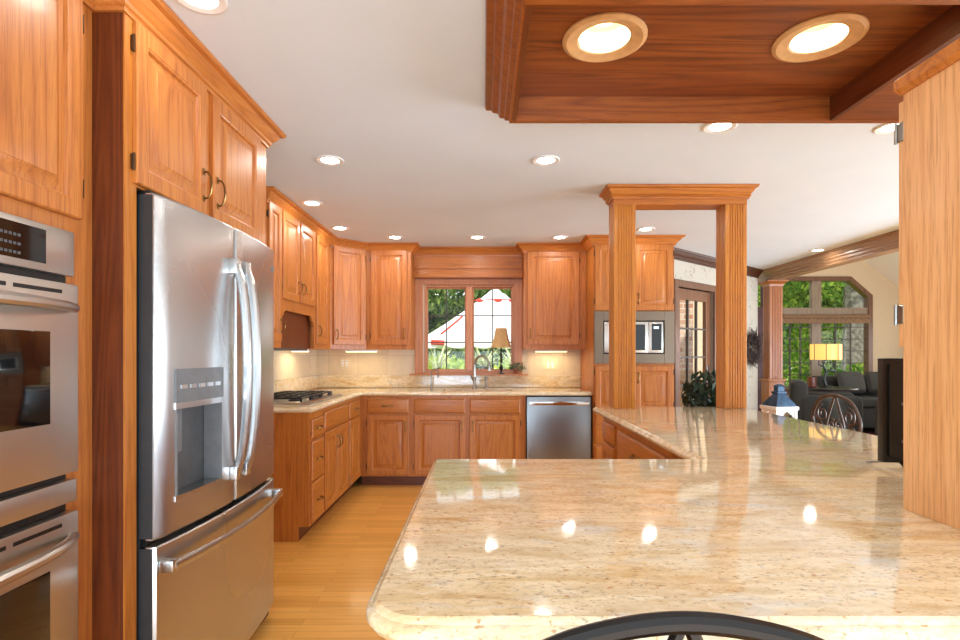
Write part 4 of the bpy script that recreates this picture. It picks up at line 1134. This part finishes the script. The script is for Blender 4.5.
def tree(label, x, y, h, rad, mat, n, size, trunk='darkbark', tr=.16, low=.25, seed=0, zb=-.5, name='tree'):
    t = thing(name, label, 'tree', (x, y, zb), 0, 'garden trees'); rng = random.Random(seed)
    m = MB(); m.tube([(0, 0, 0), (.03, 0, h*.35), (-.03, .02, h*.7), (0, 0, h*.92)], [tr, tr*.85, tr*.6, tr*.2], 10); m.build('trunk', M[trunk], t)
    m = MB(); zc = h*(low+1)/2; k = 9
    for i in range(k):
        z = h*low+(h-h*low)*(i+.5)/k*.95; f = 1-.35*abs(i/k-.45)
        a = rng.uniform(0, 6.28); rr_ = rad*.45*f
        m.leafcloud((rr_*cos(a), rr_*sin(a), z), (rad*.75*f, rad*.75*f, h*.13), n//k, size, rng, .1, 1.3)
    m.build('foliage', M[mat], t, smooth=False, recalc=False); return t
tree('dark evergreen left of the white tent', -1.9, 19.0, 5.2, 2.0, 'leaf_dark', 9000, .11, seed=1, low=.05)
tree('dark evergreen directly behind the white tent', .5, 21.0, 5.6, 2.4, 'leaf_dark', 9500, .12, seed=2, low=.05)
tree('dark evergreen right of the white tent', 3.0, 20.0, 5.2, 2.0, 'leaf_dark', 8000, .11, seed=3, low=.05)
tree('dark evergreen farthest left in the garden', -4.6, 20.0, 5.4, 2.2, 'leaf_dark', 8000, .12, seed=4, low=.05)
tree('leafy green tree at the left side of living room window', 8.9, 16.5, 6.2, 1.9, 'leaf_mid', 9000, .085, seed=5, low=.30)
tree('leafy green tree in the middle of living room window', 11.2, 18.0, 6.6, 2.2, 'leaf_mid', 9000, .09, seed=6, low=.30)
tree('leafy green tree at the right of living room window', 12.6, 16.5, 6.4, 1.9, 'leaf_mid', 8000, .085, seed=7, low=.35)
tree('tall tree with thick pale trunk outside the living room window', 9.1, 13.2, 6.8, 1.8, 'leaf_mid', 2600, .10, 'bark', .30, .55, seed=8)
tree('far leafy green tree behind the living room garden', 12.5, 25.0, 7.0, 5.0, 'leaf_mid', 14000, .20, seed=9, low=.0)
tree('far leafy green tree closing the view left of the living room garden', 6.5, 25.0, 6.5, 4.5, 'leaf_mid', 12000, .20, seed=10, low=.0)
tree('far leafy green tree closing the view right of the living room garden', 19.0, 25.0, 6.5, 4.5, 'leaf_mid', 10000, .20, seed=15, low=.0)
def shrub(label, x, y, rx, ry, h, mat, n, size, seed, z0=-.5):
    t = thing('shrub', label, 'shrub', (x, y, z0), 0, 'garden shrubs'); rng = random.Random(seed)
    m = MB()
    for k in range(6): m.tube([(0, 0, 0), (rng.uniform(-rx, rx)*.6, rng.uniform(-ry, ry)*.6, h*.8)], [.02, .008], 5)
    m.build('stem', M['darkbark'], t)
    m = MB(); m.leafcloud((0, 0, h*.55), (rx, ry, h*.5), n, size, rng, .3, 1.3); m.build('foliage', M[mat], t, smooth=False, recalc=False)
shrub('bright yellow-green shrub below the kitchen window at left', -.60, 8.2, .62, .4, 1.68, 'leaf_bright', 2600, .05, 11)
shrub('bright yellow-green shrub below the kitchen window at right', .55, 8.2, .55, .4, 1.68, 'leaf_bright', 2600, .05, 12)
shrub('low green shrub outside the living room window at left', 7.0, 11.6, .8, .6, 1.6, 'leaf_mid', 1500, .06, 13)
shrub('low green shrub outside the living room window at right', 8.4, 11.8, .8, .6, 1.5, 'leaf_mid', 1500, .06, 14)
def spiky(label, x, y, h, n, seed):
    t = thing('spiky_plant', label, 'plant', (x, y, -.5), 0, 'spiky plants outside the kitchen window'); rng = random.Random(seed)
    m = MB(); m.lathe([(.16, 0), (.22, .40), (.24, .41), (.24, .45), (.2, .45)], n=18); m.build('pot', M['pot'], t)
    m = MB(); m.tube([(0, 0, .4), (0, 0, h)], [.05, .035], 8); m.build('stem', M['darkbark'], t)
    m = MB()
    for k in range(n):
        a = rng.uniform(0, 6.28); L = rng.uniform(.30, .55); up = rng.uniform(.25, 1.1); d = Vector((cos(a), sin(a), 0)); w = Vector((-sin(a), cos(a), 0))
        prev = None
        for q in range(6):
            f = q/5; p = Vector((0, 0, h-.03)) + d*(L*f*cos(up)) + Vector((0, 0, L*(f*sin(up)-.25*f*f*cos(up)))); ww = .022*(1-f*.92)*(.5+f if f < .5 else 1)
            cur = (m.bm.verts.new(p-w*ww), m.bm.verts.new(p+w*ww))
            if prev: m.bm.faces.new((prev[0], prev[1], cur[1], cur[0]))
            prev = cur
    m.build('leaves', M['blade'], t, recalc=False)
spiky('spiky pale-leaved plant outside the left kitchen sash', -.62, 7.2, 1.58, 46, 21)
spiky('spiky pale-leaved plant outside the right kitchen sash', .0, 7.25, 1.60, 46, 22)
spiky('spiky pale-leaved plant outside behind the sill lamp', .42, 7.0, 1.58, 46, 23)
